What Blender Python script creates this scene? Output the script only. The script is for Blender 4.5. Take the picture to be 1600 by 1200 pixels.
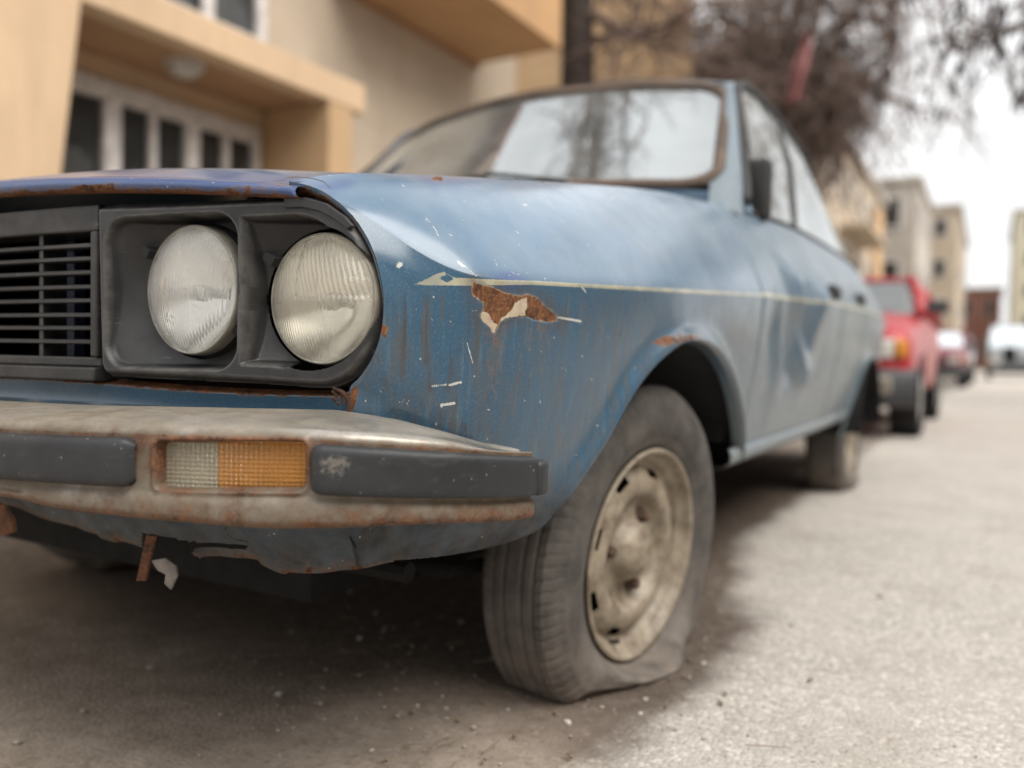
import bpy, bmesh, math, random
import numpy as np
from mathutils import Matrix, Vector
random.seed(7); RNG = np.random.default_rng(7)
for o in list(bpy.data.objects): bpy.data.objects.remove(o)
SC = bpy.context.scene
# ------------------------------------------------------------------ camera
CAM = np.array([1.2195, -1.3539, 0.5348]); YAW, PIT, ROL, FPX = math.radians(29.70), math.radians(1.92), math.radians(1.05), 1304.0
_d = np.array([-math.sin(YAW)*math.cos(PIT), math.cos(YAW)*math.cos(PIT), -math.sin(PIT)])
_r0 = np.array([math.cos(YAW), math.sin(YAW), 0.0]); _u0 = np.cross(_r0, _d)
_r = math.cos(ROL)*_r0 + math.sin(ROL)*_u0; _u = -math.sin(ROL)*_r0 + math.cos(ROL)*_u0
cd = bpy.data.cameras.new('camera'); cam = bpy.data.objects.new('camera', cd); SC.collection.objects.link(cam)
cam.matrix_world = Matrix(((_r[0], _u[0], -_d[0], CAM[0]), (_r[1], _u[1], -_d[1], CAM[1]), (_r[2], _u[2], -_d[2], CAM[2]), (0, 0, 0, 1)))
cd.sensor_width = 36.0; cd.lens = FPX/1600*36.0; cd.clip_start = 0.02; cd.clip_end = 2000
cd.dof.use_dof = True; cd.dof.focus_distance = 0.90; cd.dof.aperture_fstop = 1.95
SC.camera = cam
# ------------------------------------------------------------------ world, sun, exposure
SUN_EL, SUN_AZ = math.radians(50), math.radians(104)      # azimuth measured clockwise from +y
W = bpy.data.worlds.new('World'); SC.world = W; W.use_nodes = True
nt = W.node_tree; nt.nodes.clear()
sky = nt.nodes.new('ShaderNodeTexSky'); sky.sky_type = 'NISHITA'; sky.sun_disc = False
sky.sun_elevation = SUN_EL; sky.sun_rotation = SUN_AZ; sky.air_density = 1.0; sky.dust_density = 3.0
hs = nt.nodes.new('ShaderNodeHueSaturation'); hs.inputs['Saturation'].default_value = 0.22
tc = nt.nodes.new('ShaderNodeTexCoord'); nz = nt.nodes.new('ShaderNodeTexNoise'); nz.inputs['Scale'].default_value = 2.2; nz.inputs['Detail'].default_value = 5
rmp = nt.nodes.new('ShaderNodeMapRange'); rmp.inputs['From Min'].default_value = 0.3; rmp.inputs['From Max'].default_value = 0.7; rmp.inputs['To Min'].default_value = 5.0; rmp.inputs['To Max'].default_value = 9.6
mx = nt.nodes.new('ShaderNodeMix'); mx.data_type = 'RGBA'; mx.inputs[0].default_value = 0.9
bg = nt.nodes.new('ShaderNodeBackground'); bg.inputs['Strength'].default_value = 0.080
out = nt.nodes.new('ShaderNodeOutputWorld')
L = nt.links.new
L(sky.outputs[0], hs.inputs['Color']); L(tc.outputs['Generated'], nz.inputs['Vector']); L(nz.outputs['Fac'], rmp.inputs['Value'])
L(hs.outputs[0], mx.inputs[6]); L(rmp.outputs[0], mx.inputs[7]); L(mx.outputs[2], bg.inputs['Color']); L(bg.outputs[0], out.inputs['Surface'])
sd = bpy.data.lights.new('sun', 'SUN'); sun = bpy.data.objects.new('sun', sd); SC.collection.objects.link(sun)
sd.energy = 1.9; sd.angle = math.radians(48); sd.color = (1.0, 0.96, 0.9)
_sv = Vector((math.sin(SUN_AZ)*math.cos(SUN_EL), math.cos(SUN_AZ)*math.cos(SUN_EL), math.sin(SUN_EL)))
sun.rotation_euler = _sv.to_track_quat('Z', 'Y').to_euler()
SC.view_settings.view_transform = 'Standard'; SC.view_settings.look = 'None'; SC.view_settings.exposure = 1.27; SC.view_settings.gamma = 1.0
SC.view_settings.use_curve_mapping = False
SC.cycles.max_bounces = 10; SC.cycles.transparent_max_bounces = 12; SC.cycles.sample_clamp_indirect = 8.0
SC.cycles.use_denoising = True

# ------------------------------------------------------------------ geometry helpers
def ray(px, py):
    d = _d*FPX + _r*(px-800.0) - _u*(py-600.0)
    return d/np.linalg.norm(d)
def project(P):
    v = np.asarray(P, float) - CAM; dd = v@_d
    dd = np.where(np.abs(dd) < 1e-4, 1e-4, dd)
    return np.stack([800+FPX*(v@_r)/dd, 600-FPX*(v@_u)/dd], -1)
def at_plane(px, py, ax, val):
    d = ray(px, py); t = (val-CAM[ax])/d[ax]; return CAM+t*d
def at_x(px, py, v): return at_plane(px, py, 0, v)
def at_y(px, py, v): return at_plane(px, py, 1, v)
def at_z(px, py, v): return at_plane(px, py, 2, v)
def at_depth(px, py, dep):
    d = ray(px, py); return CAM + d*dep/(d@_d)
def solve(px, py, F, t0=0.3, t1=3.5, n=400):
    """first root of F(P) along the pixel's ray"""
    d = ray(px, py); ts = np.linspace(t0, t1, n); f = np.array([F(CAM+t*d) for t in ts])
    k = np.where(np.sign(f[:-1]) != np.sign(f[1:]))[0]
    if len(k) == 0: return CAM + ts[np.argmin(np.abs(f))]*d
    a, b = ts[k[0]], ts[k[0]+1]; fa = f[k[0]]
    for _ in range(40):
        m = (a+b)/2; fm = F(CAM+m*d)
        if np.sign(fm) == np.sign(fa): a = m
        else: b = m
    return CAM + a*d
def spl(xs, ys):
    """smooth monotone cubic through knots"""
    xs = np.array(xs, float); ys = np.array(ys, float); h = np.diff(xs); dl = np.diff(ys)/h
    m = np.zeros(len(xs)); m[0] = dl[0]; m[-1] = dl[-1]
    for i in range(1, len(xs)-1):
        m[i] = 0 if dl[i-1]*dl[i] <= 0 else 2*dl[i-1]*dl[i]/(dl[i-1]+dl[i])
    def f(x):
        x = np.asarray(x, float); xc = np.clip(x, xs[0], xs[-1])
        i = np.clip(np.searchsorted(xs, xc)-1, 0, len(h)-1); t = (xc-xs[i])/h[i]
        v = (2*t**3-3*t**2+1)*ys[i]+(t**3-2*t**2+t)*h[i]*m[i]+(-2*t**3+3*t**2)*ys[i+1]+(t**3-t**2)*h[i]*m[i+1]
        return v + np.where(x > xs[-1], (x-xs[-1])*m[-1], 0) + np.where(x < xs[0], (x-xs[0])*m[0], 0)
    return f
def resample(P, n, closed=False):
    P = np.asarray(P, float)
    if closed: P = np.vstack([P, P[:1]])
    s = np.concatenate([[0], np.cumsum(np.linalg.norm(np.diff(P, axis=0), axis=1))])
    t = np.linspace(0, s[-1], n, endpoint=not closed)
    return np.stack([np.interp(t, s, P[:, k]) for k in range(P.shape[1])], -1)
def smooth_curve(P, n, closed=False):
    """Catmull-Rom through points, resampled to n"""
    P = np.asarray(P, float); m = len(P); outp = []
    rng = range(m) if closed else range(m-1)
    for i in rng:
        if closed: a, b, c, d = P[(i-1) % m], P[i], P[(i+1) % m], P[(i+2) % m]
        else: a, b, c, d = P[max(i-1, 0)], P[i], P[i+1], P[min(i+2, m-1)]
        for t in np.linspace(0, 1, 12, endpoint=False):
            outp.append(0.5*((2*b)+(-a+c)*t+(2*a-5*b+4*c-d)*t*t+(-a+3*b-3*c+d)*t**3))
    if not closed: outp.append(P[-1])
    return resample(outp, n, closed)
def sdf_poly(Q, poly):
    """signed distance (negative inside) of points Q (n,2) to polygon"""
    Q = np.asarray(Q, float); poly = np.asarray(poly, float)
    d = np.full(len(Q), 1e9); ins = np.zeros(len(Q), bool); n = len(poly)
    for i in range(n):
        a = poly[i]; b = poly[(i+1) % n]; e = b-a; w = Q-a
        t = np.clip((w@e)/max(e@e, 1e-12), 0, 1); r = w-t[:, None]*e
        d = np.minimum(d, (r*r).sum(1))
        c1 = (a[1] <= Q[:, 1]) & (b[1] > Q[:, 1]); c2 = (b[1] <= Q[:, 1]) & (a[1] > Q[:, 1])
        cr = e[0]*w[:, 1]-e[1]*w[:, 0]
        ins ^= (c1 & (cr > 0)) | (c2 & (cr < 0))
    d = np.sqrt(d); return np.where(ins, -d, d)
def sdf_line(Q, pts, w):
    Q = np.asarray(Q, float); pts = np.asarray(pts, float); d = np.full(len(Q), 1e9)
    for a, b in zip(pts[:-1], pts[1:]):
        e = b-a; r0 = Q-a; t = np.clip((r0@e)/max(e@e, 1e-12), 0, 1); r = r0-t[:, None]*e
        d = np.minimum(d, np.sqrt((r*r).sum(1)))
    return d-w
def nearest_on_poly(Q, poly):
    best = np.full(len(Q), 1e9); outp = Q.copy(); n = len(poly)
    for i in range(n):
        a = poly[i]; b = poly[(i+1) % n]; e = b-a; w = Q-a
        t = np.clip((w@e)/max(e@e, 1e-12), 0, 1); c = a+t[:, None]*e
        d = ((Q-c)**2).sum(1); k = d < best; best[k] = d[k]; outp[k] = c[k]
    return outp
def sstep(a, b, x):
    t = np.clip((np.asarray(x, float)-a)/(b-a), 0, 1); return t*t*(3-2*t)
def rrect_sdf(x, y, cx, cy, hx, hy, r):
    qx = np.abs(x-cx)-hx+r; qy = np.abs(y-cy)-hy+r
    return np.hypot(np.maximum(qx, 0), np.maximum(qy, 0))+np.minimum(np.maximum(qx, qy), 0)-r

COL = SC.collection
def setp(o, label=None, cat=None, group=None, kind=None):
    for k, v in (('label', label), ('category', cat), ('group', group), ('kind', kind)):
        if v: o[k] = v
    return o
def empty(name, loc, label=None, cat=None, group=None):
    o = bpy.data.objects.new(name, None); COL.objects.link(o); o.location = loc; o.empty_display_size = 0.1
    o['_base'] = tuple(float(v) for v in loc)
    return setp(o, label, cat, group)
def link(name, me, mat, parent=None, label=None):
    o = bpy.data.objects.new(name, me); COL.objects.link(o)
    if mat is not None and len(me.materials) == 0: me.materials.append(mat)
    if parent is not None:
        o.parent = parent
        r = parent
        while r.parent is not None: r = r.parent
        if r == parent and r.type == 'EMPTY':
            o.matrix_parent_inverse = Matrix.Translation(-Vector(r.location))
    if label: o['label'] = label
    return o
def quads(name, V, F, mat, parent=None, smooth=True, attrs=None, label=None):
    """V (n,3); F (m,3|4) int array or list of index lists"""
    V = np.asarray(V, float)
    me = bpy.data.meshes.new(name)
    if isinstance(F, np.ndarray):
        k = F.shape[1]; m = len(F)
        me.vertices.add(len(V)); me.vertices.foreach_set('co', V.astype(np.float32).ravel())
        me.loops.add(m*k); me.loops.foreach_set('vertex_index', F.astype(np.int32).ravel())
        me.polygons.add(m); me.polygons.foreach_set('loop_start', (np.arange(m)*k).astype(np.int32))
        me.polygons.foreach_set('loop_total', np.full(m, k, np.int32))
        me.update(calc_edges=True)
    else:
        me.from_pydata([tuple(v) for v in V], [], [list(f) for f in F]); me.update()
    me.polygons.foreach_set('use_smooth', np.full(len(me.polygons), bool(smooth)))
    for k, v in (attrs or {}).items():
        a = me.attributes.new(k, 'FLOAT', 'POINT'); a.data.foreach_set('value', np.asarray(v, np.float32))
    me.validate()
    return link(name, me, mat, parent, label)
def grid_faces(nu, nv, wrap_u=False, wrap_v=False):
    """faces for V[u*nv+v]"""
    iu = np.arange(nu if wrap_u else nu-1); iv = np.arange(nv if wrap_v else nv-1)
    U, V_ = np.meshgrid(iu, iv, indexing='ij'); U2 = (U+1) % nu; V2 = (V_+1) % nv
    return np.stack([U*nv+V_, U2*nv+V_, U2*nv+V2, U*nv+V2], -1).reshape(-1, 4)
def compact(V, F, attrs=None):
    used = np.unique(F); mp = -np.ones(len(V), int); mp[used] = np.arange(len(used))
    return V[used], mp[F], {k: np.asarray(v)[used] for k, v in (attrs or {}).items()}
class MB:
    def __init__(s): s.v = []; s.f = []
    def add(s, V, F):
        o = len(s.v); s.v.extend([tuple(map(float, p)) for p in V]); s.f.extend([[int(i)+o for i in f] for f in F]); return s
    def box(s, lo, hi, bev=0.0):
        lo = np.minimum(lo, hi).astype(float) if not bev else np.array(lo, float); hi = np.array(hi, float)
        lo, hi = np.minimum(lo, hi), np.maximum(lo, hi)
        c = [(x, y, z) for x in (lo[0], hi[0]) for y in (lo[1], hi[1]) for z in (lo[2], hi[2])]
        return s.add(c, [(0, 1, 3, 2), (4, 6, 7, 5), (0, 4, 5, 1), (2, 3, 7, 6), (0, 2, 6, 4), (1, 5, 7, 3)])
    def tube(s, pts, r, n=8, cap=True, closed=False):
        pts = np.asarray(pts, float); m = len(pts); r = np.broadcast_to(np.asarray(r, float), (m,))
        T = np.gradient(pts, axis=0) if not closed else np.roll(pts, -1, 0)-np.roll(pts, 1, 0)
        T /= np.linalg.norm(T, axis=1)[:, None]+1e-9
        up = np.array([0, 0, 1.0]) if abs(T[0][2]) < 0.9 else np.array([1.0, 0, 0])
        V = []; a = up
        for i in range(m):
            a = a - (a@T[i])*T[i]; a /= np.linalg.norm(a)+1e-9; b = np.cross(T[i], a)
            for k in range(n):
                t = 2*math.pi*k/n; V.append(pts[i]+r[i]*(math.cos(t)*a+math.sin(t)*b))
        F = [(i*n+k, i*n+(k+1) % n, ((i+1) % m)*n+(k+1) % n, ((i+1) % m)*n+k) for i in range(m if closed else m-1) for k in range(n)]
        if cap and not closed: F += [tuple(range(n))[::-1], tuple((m-1)*n+k for k in range(n))]
        return s.add(V, F)
    def lathe(s, prof, org, axis='x', n=32, close=False):
        """prof: list of (r, a); revolve about the axis through org"""
        V = []; m = len(prof)
        for k in range(n):
            t = 2*math.pi*k/n; c, q = math.cos(t), math.sin(t)
            for r, a in prof:
                p = {'x': (a, r*c, r*q), 'y': (r*c, a, r*q), 'z': (r*c, r*q, a)}[axis]
                V.append((org[0]+p[0], org[1]+p[1], org[2]+p[2]))
        F = [(k*m+i, ((k+1) % n)*m+i, ((k+1) % n)*m+i+1, k*m+i+1) for k in range(n) for i in range(m-1)]
        return s.add(V, F)
    def prism(s, poly, a, b):
        """poly: list of 3-D points (planar loop), extruded by vector b-a given as offset tuple"""
        n = len(poly); off = np.asarray(b, float)-np.asarray(a, float)
        V = [np.asarray(p, float) for p in poly]+[np.asarray(p, float)+off for p in poly]
        return s.add(V, [tuple(range(n))[::-1], tuple(range(n, 2*n))]+[(i, (i+1) % n, n+(i+1) % n, n+i) for i in range(n)])
    def build(s, name, mat, parent=None, smooth=False, bevel=0.0, seg=2, label=None, fix=True):
        me = bpy.data.meshes.new(name); me.from_pydata(s.v, [], s.f); me.update()
        if fix or bevel:
            bm = bmesh.new(); bm.from_mesh(me)
            if bevel:
                bmesh.ops.remove_doubles(bm, verts=bm.verts, dist=1e-6)
                ed = [e for e in bm.edges if len(e.link_faces) == 2 and e.calc_face_angle(0) > 0.5]
                bmesh.ops.bevel(bm, geom=ed, offset=bevel, segments=seg, affect='EDGES', profile=0.5, clamp_overlap=True)
            bmesh.ops.recalc_face_normals(bm, faces=bm.faces)
            bm.to_mesh(me); bm.free()
        me.polygons.foreach_set('use_smooth', np.full(len(me.polygons), smooth))
        return link(name, me, mat, parent, label)
def copy_tree(o, parent=None):
    c = o.copy(); COL.objects.link(c)
    if parent is not None:
        mpi = o.matrix_parent_inverse.copy(); c.parent = parent; c.matrix_parent_inverse = mpi
    for ch in o.children: copy_tree(ch, c)
    return c

# ------------------------------------------------------------------ material helpers
class NT:
    def __init__(s, name):
        s.m = bpy.data.materials.new(name); s.m.use_nodes = True; s.t = s.m.node_tree; s.t.nodes.clear()
        s.out = s.t.nodes.new('ShaderNodeOutputMaterial')
    def n(s, typ, ins=None, **props):
        nd = s.t.nodes.new('ShaderNode'+typ)
        for k, v in props.items(): setattr(nd, k, v)
        for k, v in (ins or {}).items(): s.set(nd.inputs[k], v)
        return nd
    def set(s, sock, v):
        if isinstance(v, bpy.types.NodeSocket): s.t.links.new(v, sock)
        elif isinstance(v, bpy.types.Node): s.t.links.new(v.outputs[0], sock)
        else:
            if isinstance(v, (tuple, list)) and len(v) == 3 and sock.type == 'RGBA': v = (*v, 1)
            sock.default_value = v
    def coord(s, scale=(1, 1, 1), loc=(0, 0, 0)):
        c = s.n('TexCoord'); mp = s.n('Mapping', {'Scale': scale, 'Location': loc}); s.t.links.new(c.outputs['Object'], mp.inputs['Vector']); return mp.outputs[0]
    def noise(s, scale, detail=4, rough=0.55, sc=(1, 1, 1), loc=(0, 0, 0), dist=0.0):
        return s.n('TexNoise', {'Vector': s.coord(sc, loc), 'Scale': scale, 'Detail': detail, 'Roughness': rough, 'Distortion': dist}).outputs['Fac']
    def vor(s, scale, feature='F1', out='Distance', sc=(1, 1, 1), rnd=1.0):
        v = s.n('TexVoronoi', {'Vector': s.coord(sc), 'Scale': scale, 'Randomness': rnd}, feature=feature); return v.outputs[out]
    def mr(s, v, a, b, c=0.0, d=1.0, smooth=False):
        return s.n('MapRange', {'Value': v, 'From Min': a, 'From Max': b, 'To Min': c, 'To Max': d}, interpolation_type='SMOOTHSTEP' if smooth else 'LINEAR').outputs[0]
    def mix(s, f, a, b):
        nd = s.n('Mix', data_type='RGBA'); s.set(nd.inputs[0], f); s.set(nd.inputs[6], a); s.set(nd.inputs[7], b); return nd.outputs[2]
    def math(s, op, a, b=0.0, c=None):
        nd = s.n('Math', operation=op); s.set(nd.inputs[0], a); s.set(nd.inputs[1], b)
        if c is not None: s.set(nd.inputs[2], c)
        return nd.outputs[0]
    def attr(s, name): return s.n('Attribute', attribute_name=name, attribute_type='GEOMETRY').outputs['Fac']
    def sepxyz(s):
        c = s.n('TexCoord'); x = s.n('SeparateXYZ'); s.t.links.new(c.outputs['Object'], x.inputs[0]); return x.outputs
    def bump(s, h, strength=0.3, dist=0.002, normal=None):
        b = s.n('Bump', {'Height': h, 'Strength': strength, 'Distance': dist})
        if normal is not None: s.set(b.inputs['Normal'], normal)
        return b.outputs[0]
    def bsdf(s, **k):
        p = s.n('BsdfPrincipled', {a.replace('_', ' '): v for a, v in k.items()}); s.t.links.new(p.outputs[0], s.out.inputs['Surface']); return p
    def surf(s, sh): s.set(s.out.inputs['Surface'], sh); return s.m
def plain(name, col, rough=0.6, metal=0.0, var=0.25, scale=12, bump=0.0, bscale=80, spec=0.5, dirt=None, dirt_amt=0.4):
    t = NT(name); f = t.noise(scale, 5)
    lo = tuple(c*(1-var) for c in col); hi = tuple(min(1, c*(1+var)) for c in col)
    c = t.mix(t.mr(f, 0.3, 0.7), lo, hi)
    if dirt: c = t.mix(t.mr(t.noise(scale*0.6, 6, 0.65, loc=(3, 1, 7)), 0.48, 0.7, 0, dirt_amt), c, dirt)
    kw = dict(Base_Color=c, Roughness=t.mr(t.noise(scale*2, 4), 0.3, 0.7, max(rough-0.1, 0.02), min(rough+0.1, 1)), Metallic=metal, Specular_IOR_Level=spec)
    if bump: kw['Normal'] = t.bump(t.noise(bscale, 5), bump, 0.003)
    t.bsdf(**kw); return t.m
M = {}
def rust_col(t):
    a = t.mix(t.mr(t.noise(60, 6, 0.7), 0.35, 0.68), (0.042, 0.018, 0.010), (0.20, 0.080, 0.034))
    return t.mix(t.mr(t.noise(260, 3), 0.5, 0.75, 0, 0.55), a, (0.30, 0.17, 0.085))
def paint_material(name, base_lo, base_hi, dusty=0.0, grime=0.92):
    t = NT(name)
    base = t.mix(t.mr(t.noise(3.0, 6, 0.6), 0.32, 0.68), base_lo, base_hi)
    base = t.mix(t.mr(t.noise(420, 2), 0.5, 0.75, 0, 0.14), base, (0.30, 0.34, 0.38))                       # fine chalky grain
    ch = t.math('MULTIPLY', t.attr('sky_chalk'), t.mr(t.noise(6, 6, 0.62, loc=(5, 5, 2)), 0.3, 0.65, 0.45, 0.95))  # upper panels paled: oxidised paint plus sky reflection put into the colour
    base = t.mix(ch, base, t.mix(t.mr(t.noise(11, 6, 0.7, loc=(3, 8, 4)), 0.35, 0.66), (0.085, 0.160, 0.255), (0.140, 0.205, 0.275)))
    # violet unfaded patches
    base = t.mix(t.attr('violet'), base, (0.030, 0.050, 0.20))
    # runs of dirt down the sides
    st = t.noise(9, 6, 0.65, sc=(9, 9, 0.55)); st2 = t.noise(16, 5, 0.6, sc=(8, 8, 0.4), loc=(2, 5, 1))
    low = t.math('MULTIPLY', t.attr('low'), t.mr(t.noise(4.5, 4, 0.6, loc=(1, 2, 3)), 0.35, 0.6, 0.35, 1.0))
    base = t.mix(t.math('MULTIPLY', t.mr(st, 0.42, 0.66, 0, 0.85), t.math('MULTIPLY', low, grime)), base, (0.078, 0.068, 0.052))
    base = t.mix(t.math('MULTIPLY', t.mr(t.noise(12, 6, 0.7, sc=(9, 9, 0.5), loc=(7, 1, 3)), 0.54, 0.72, 0, 0.6), low), base, (0.085, 0.165, 0.21))
    base = t.mix(t.math('MULTIPLY', t.mr(t.noise(75, 6, 0.75, sc=(1, 1, 0.6)), 0.57, 0.66, 0, 0.55), low), base, (0.050, 0.036, 0.025))
    base = t.mix(t.math('MULTIPLY', t.mr(st2, 0.56, 0.70, 0, 0.8), t.math('MULTIPLY', low, grime)), base, (0.055, 0.034, 0.020))
    # matted dusty film
    du = t.math('MULTIPLY', t.attr('dust'), t.mr(t.noise(7, 6, 0.6), 0.25, 0.65, 0.35, 1.0)); 
    if dusty: du = t.math('ADD', du, dusty, )
    base = t.mix(du, base, (0.175, 0.200, 0.205))
    mud = t.math('MULTIPLY', t.attr('mud'), t.mr(t.noise(22, 6, 0.65), 0.25, 0.62, 0.25, 1.0))
    base = t.mix(mud, base, t.mix(t.mr(t.noise(45, 5, 0.7), 0.3, 0.7), (0.022, 0.024, 0.027), (0.075, 0.064, 0.052)))
    # pinprick chips
    vd = t.vor(150); vs = t.n('TexVoronoi', {'Vector': t.coord(), 'Scale': 150.0}).outputs['Color']
    sepc = t.n('SeparateColor', {'Color': vs}).outputs[0]
    pin = t.math('MULTIPLY', t.math('LESS_THAN', vd, t.mr(t.noise(40, 2), 0.3, 0.7, 0.10, 0.26)), t.math('GREATER_THAN', sepc, 0.982))
    base = t.mix(t.math('MULTIPLY', pin, 0.65), base, (0.42, 0.46, 0.45))
    # pale cream pinstripe
    n1 = t.noise(330, 3); w = t.math('MULTIPLY', t.math('SUBTRACT', n1, 0.5), 0.0016)
    sm = t.mr(t.math('ADD', t.attr('stripe'), w), 0.0003, 0.0009)
    base = t.mix(t.math('MULTIPLY', sm, t.mr(t.noise(30, 4), 0.3, 0.6, 0.55, 0.95)), base, (0.40, 0.375, 0.27))
    sc = t.mr(t.math('ADD', t.attr('scratch'), w), 0.0003, 0.0008)
    base = t.mix(t.math('MULTIPLY', sc, 0.9), base, (0.52, 0.52, 0.47))
    # flaked patch: primer rim, then rust
    w2 = t.math('MULTIPLY', t.math('SUBTRACT', t.noise(190, 4, 0.6), 0.5), 0.005)
    chip = t.mr(t.math('ADD', t.attr('chip'), w2), 0.0006, 0.0012)
    hal = t.math('MULTIPLY', t.mr(t.math('ADD', t.attr('chip'), t.math('MULTIPLY', w2, 2.0)), -0.014, 0.001), t.mr(t.noise(55, 6, 0.7, sc=(1, 1, 0.5)), 0.36, 0.62))
    base = t.mix(t.math('MULTIPLY', hal, 0.6), base, (0.075, 0.045, 0.026))
    lift = t.math('MULTIPLY', t.mr(t.math('ADD', t.attr('chip'), w2), -0.0012, 0.0002), t.mr(t.noise(38, 3), 0.45, 0.6))
    base = t.mix(t.math('MULTIPLY', lift, 0.6), base, (0.17, 0.22, 0.25))
    prim = t.mr(t.math('ADD', t.attr('primer'), w2), 0.0006, 0.0012)
    rc = rust_col(t)
    # edge rust: attr rust is 0..1 likelihood
    rn = t.math('ADD', t.math('MULTIPLY', t.attr('rust'), 1.0), t.math('MULTIPLY', t.math('SUBTRACT', t.noise(70, 6, 0.7), 0.5), 1.1))
    ru = t.mr(rn, 0.52, 0.62)
    halo = t.mr(rn, 0.33, 0.60, 0, 0.55)
    base = t.mix(t.math('MULTIPLY', halo, t.math('GREATER_THAN', t.attr('rust'), 0.02)), base, (0.17, 0.11, 0.075))
    allr = t.math('MAXIMUM', chip, ru)
    base = t.mix(allr, base, rc)
    base = t.mix(t.math('MULTIPLY', prim, chip), base, t.mix(t.mr(t.noise(90, 4), 0.3, 0.7), (0.33, 0.255, 0.18), (0.46, 0.385, 0.29)))
    rim_ = t.math('MULTIPLY', t.mr(t.math('ADD', t.attr('chip'), w2), 0.0026, 0.0010), t.math('MULTIPLY', chip, t.mr(t.noise(60, 4), 0.42, 0.55)))
    base = t.mix(t.math('MULTIPLY', rim_, 0.85), base, (0.36, 0.27, 0.18))
    ck = t.mr(t.math('ADD', t.attr('crack'), t.math('MULTIPLY', w, 0.5)), 0.0001, 0.0005)
    base = t.mix(ck, base, (0.012, 0.010, 0.010))
    rough = t.math('ADD', t.mr(t.noise(25, 5), 0.3, 0.7, 0.24, 0.40), t.math('MULTIPLY', allr, 0.45))
    rough = t.math('ADD', rough, t.math('MULTIPLY', t.math('MAXIMUM', du, mud), 0.3))
    h = t.math('SUBTRACT', t.math('MULTIPLY', t.noise(600, 2), 0.06), t.math('MULTIPLY', allr, 0.9))
    h = t.math('SUBTRACT', h, t.math('MULTIPLY', ck, 0.8))
    h = t.math('ADD', h, t.math('MULTIPLY', t.noise(14, 3), 0.5))
    t.bsdf(Base_Color=base, Roughness=rough, Specular_IOR_Level=0.22,
           Coat_Weight=t.math('MULTIPLY', t.math('SUBTRACT', 1.0, t.math('MAXIMUM', allr, mud)), t.math('SUBTRACT', 0.80, t.math('MULTIPLY', du, 0.6))), Coat_IOR=1.5, Coat_Roughness=t.mr(t.noise(18, 5), 0.3, 0.7, 0.10, 0.24), Normal=t.bump(h, 0.5, 0.0012))
    return t.m
M['paint'] = paint_material('faded_blue_paint', (0.017, 0.064, 0.118), (0.030, 0.090, 0.152))
def plastic_black(name='sun_bleached_black_plastic'):
    t = NT(name)
    c = t.mix(t.mr(t.noise(22, 6, 0.65), 0.3, 0.7), (0.009, 0.009, 0.0095), (0.022, 0.022, 0.0225))
    c = t.mix(t.mr(t.noise(9, 6, 0.7, loc=(4, 2, 1)), 0.52, 0.72, 0, 0.5), c, (0.055, 0.052, 0.048))
    sc = t.noise(35, 4, 0.6, sc=(1, 1, 7)); c = t.mix(t.mr(sc, 0.66, 0.72, 0, 0.35), c, (0.2, 0.19, 0.18))
    c = t.mix(t.math('MULTIPLY', t.attr('wear'), t.mr(t.noise(60, 5, 0.7), 0.3, 0.65, 0.15, 0.9)), c, (0.085, 0.082, 0.078))
    vd = t.vor(260); c = t.mix(t.math('MULTIPLY', t.math('LESS_THAN', vd, 0.10), 0.25), c, (0.14, 0.13, 0.12))
    t.bsdf(Base_Color=c, Roughness=t.mr(t.noise(30, 4), 0.3, 0.7, 0.38, 0.6), Normal=t.bump(t.noise(500, 3), 0.25, 0.0008)); return t.m
M['plastic'] = plastic_black(); M['lensrim'] = plain('old_glass_rim', (0.22, 0.205, 0.17), 0.35, var=0.3, scale=40)
def rubber_strip_mat():
    t = NT('scuffed_rubber')
    c = t.mix(t.mr(t.noise(15, 6, 0.65), 0.3, 0.7), (0.010, 0.011, 0.013), (0.024, 0.025, 0.028))
    c = t.mix(t.mr(t.noise(24, 6, 0.7, sc=(1, 1, 3), loc=(1, 8, 2)), 0.55, 0.72, 0, 0.55), c, (0.07, 0.067, 0.063))
    c = t.mix(t.math('MULTIPLY', t.mr(t.math('ADD', t.attr('scuff'), t.math('MULTIPLY', t.math('SUBTRACT', t.noise(240, 4, .7), .5), .03)), 0.0, 0.006), t.mr(t.noise(150, 4), .35, .6, .25, .8)), c, (0.21, 0.19, 0.16))
    c = t.mix(t.mr(t.math('ADD', t.attr('scratch'), t.math('MULTIPLY', t.math('SUBTRACT', t.noise(300, 3), .5), .002)), .0002, .0008), c, (0.35, 0.34, 0.33))
    vd = t.vor(140); gc = t.n('SeparateColor', {'Color': t.n('TexVoronoi', {'Vector': t.coord(), 'Scale': 140.0}).outputs['Color']}).outputs[0]
    c = t.mix(t.math('MULTIPLY', t.math('LESS_THAN', vd, t.mr(gc, 0.8, 1, 0.06, 0.2)), t.math('MULTIPLY', t.math('GREATER_THAN', gc, 0.8), 0.5)), c, (0.25, 0.23, 0.2))
    t.bsdf(Base_Color=c, Roughness=0.55, Normal=t.bump(t.noise(90, 5), 0.35, 0.0012)); return t.m
M['rubber_strip'] = rubber_strip_mat()
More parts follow.
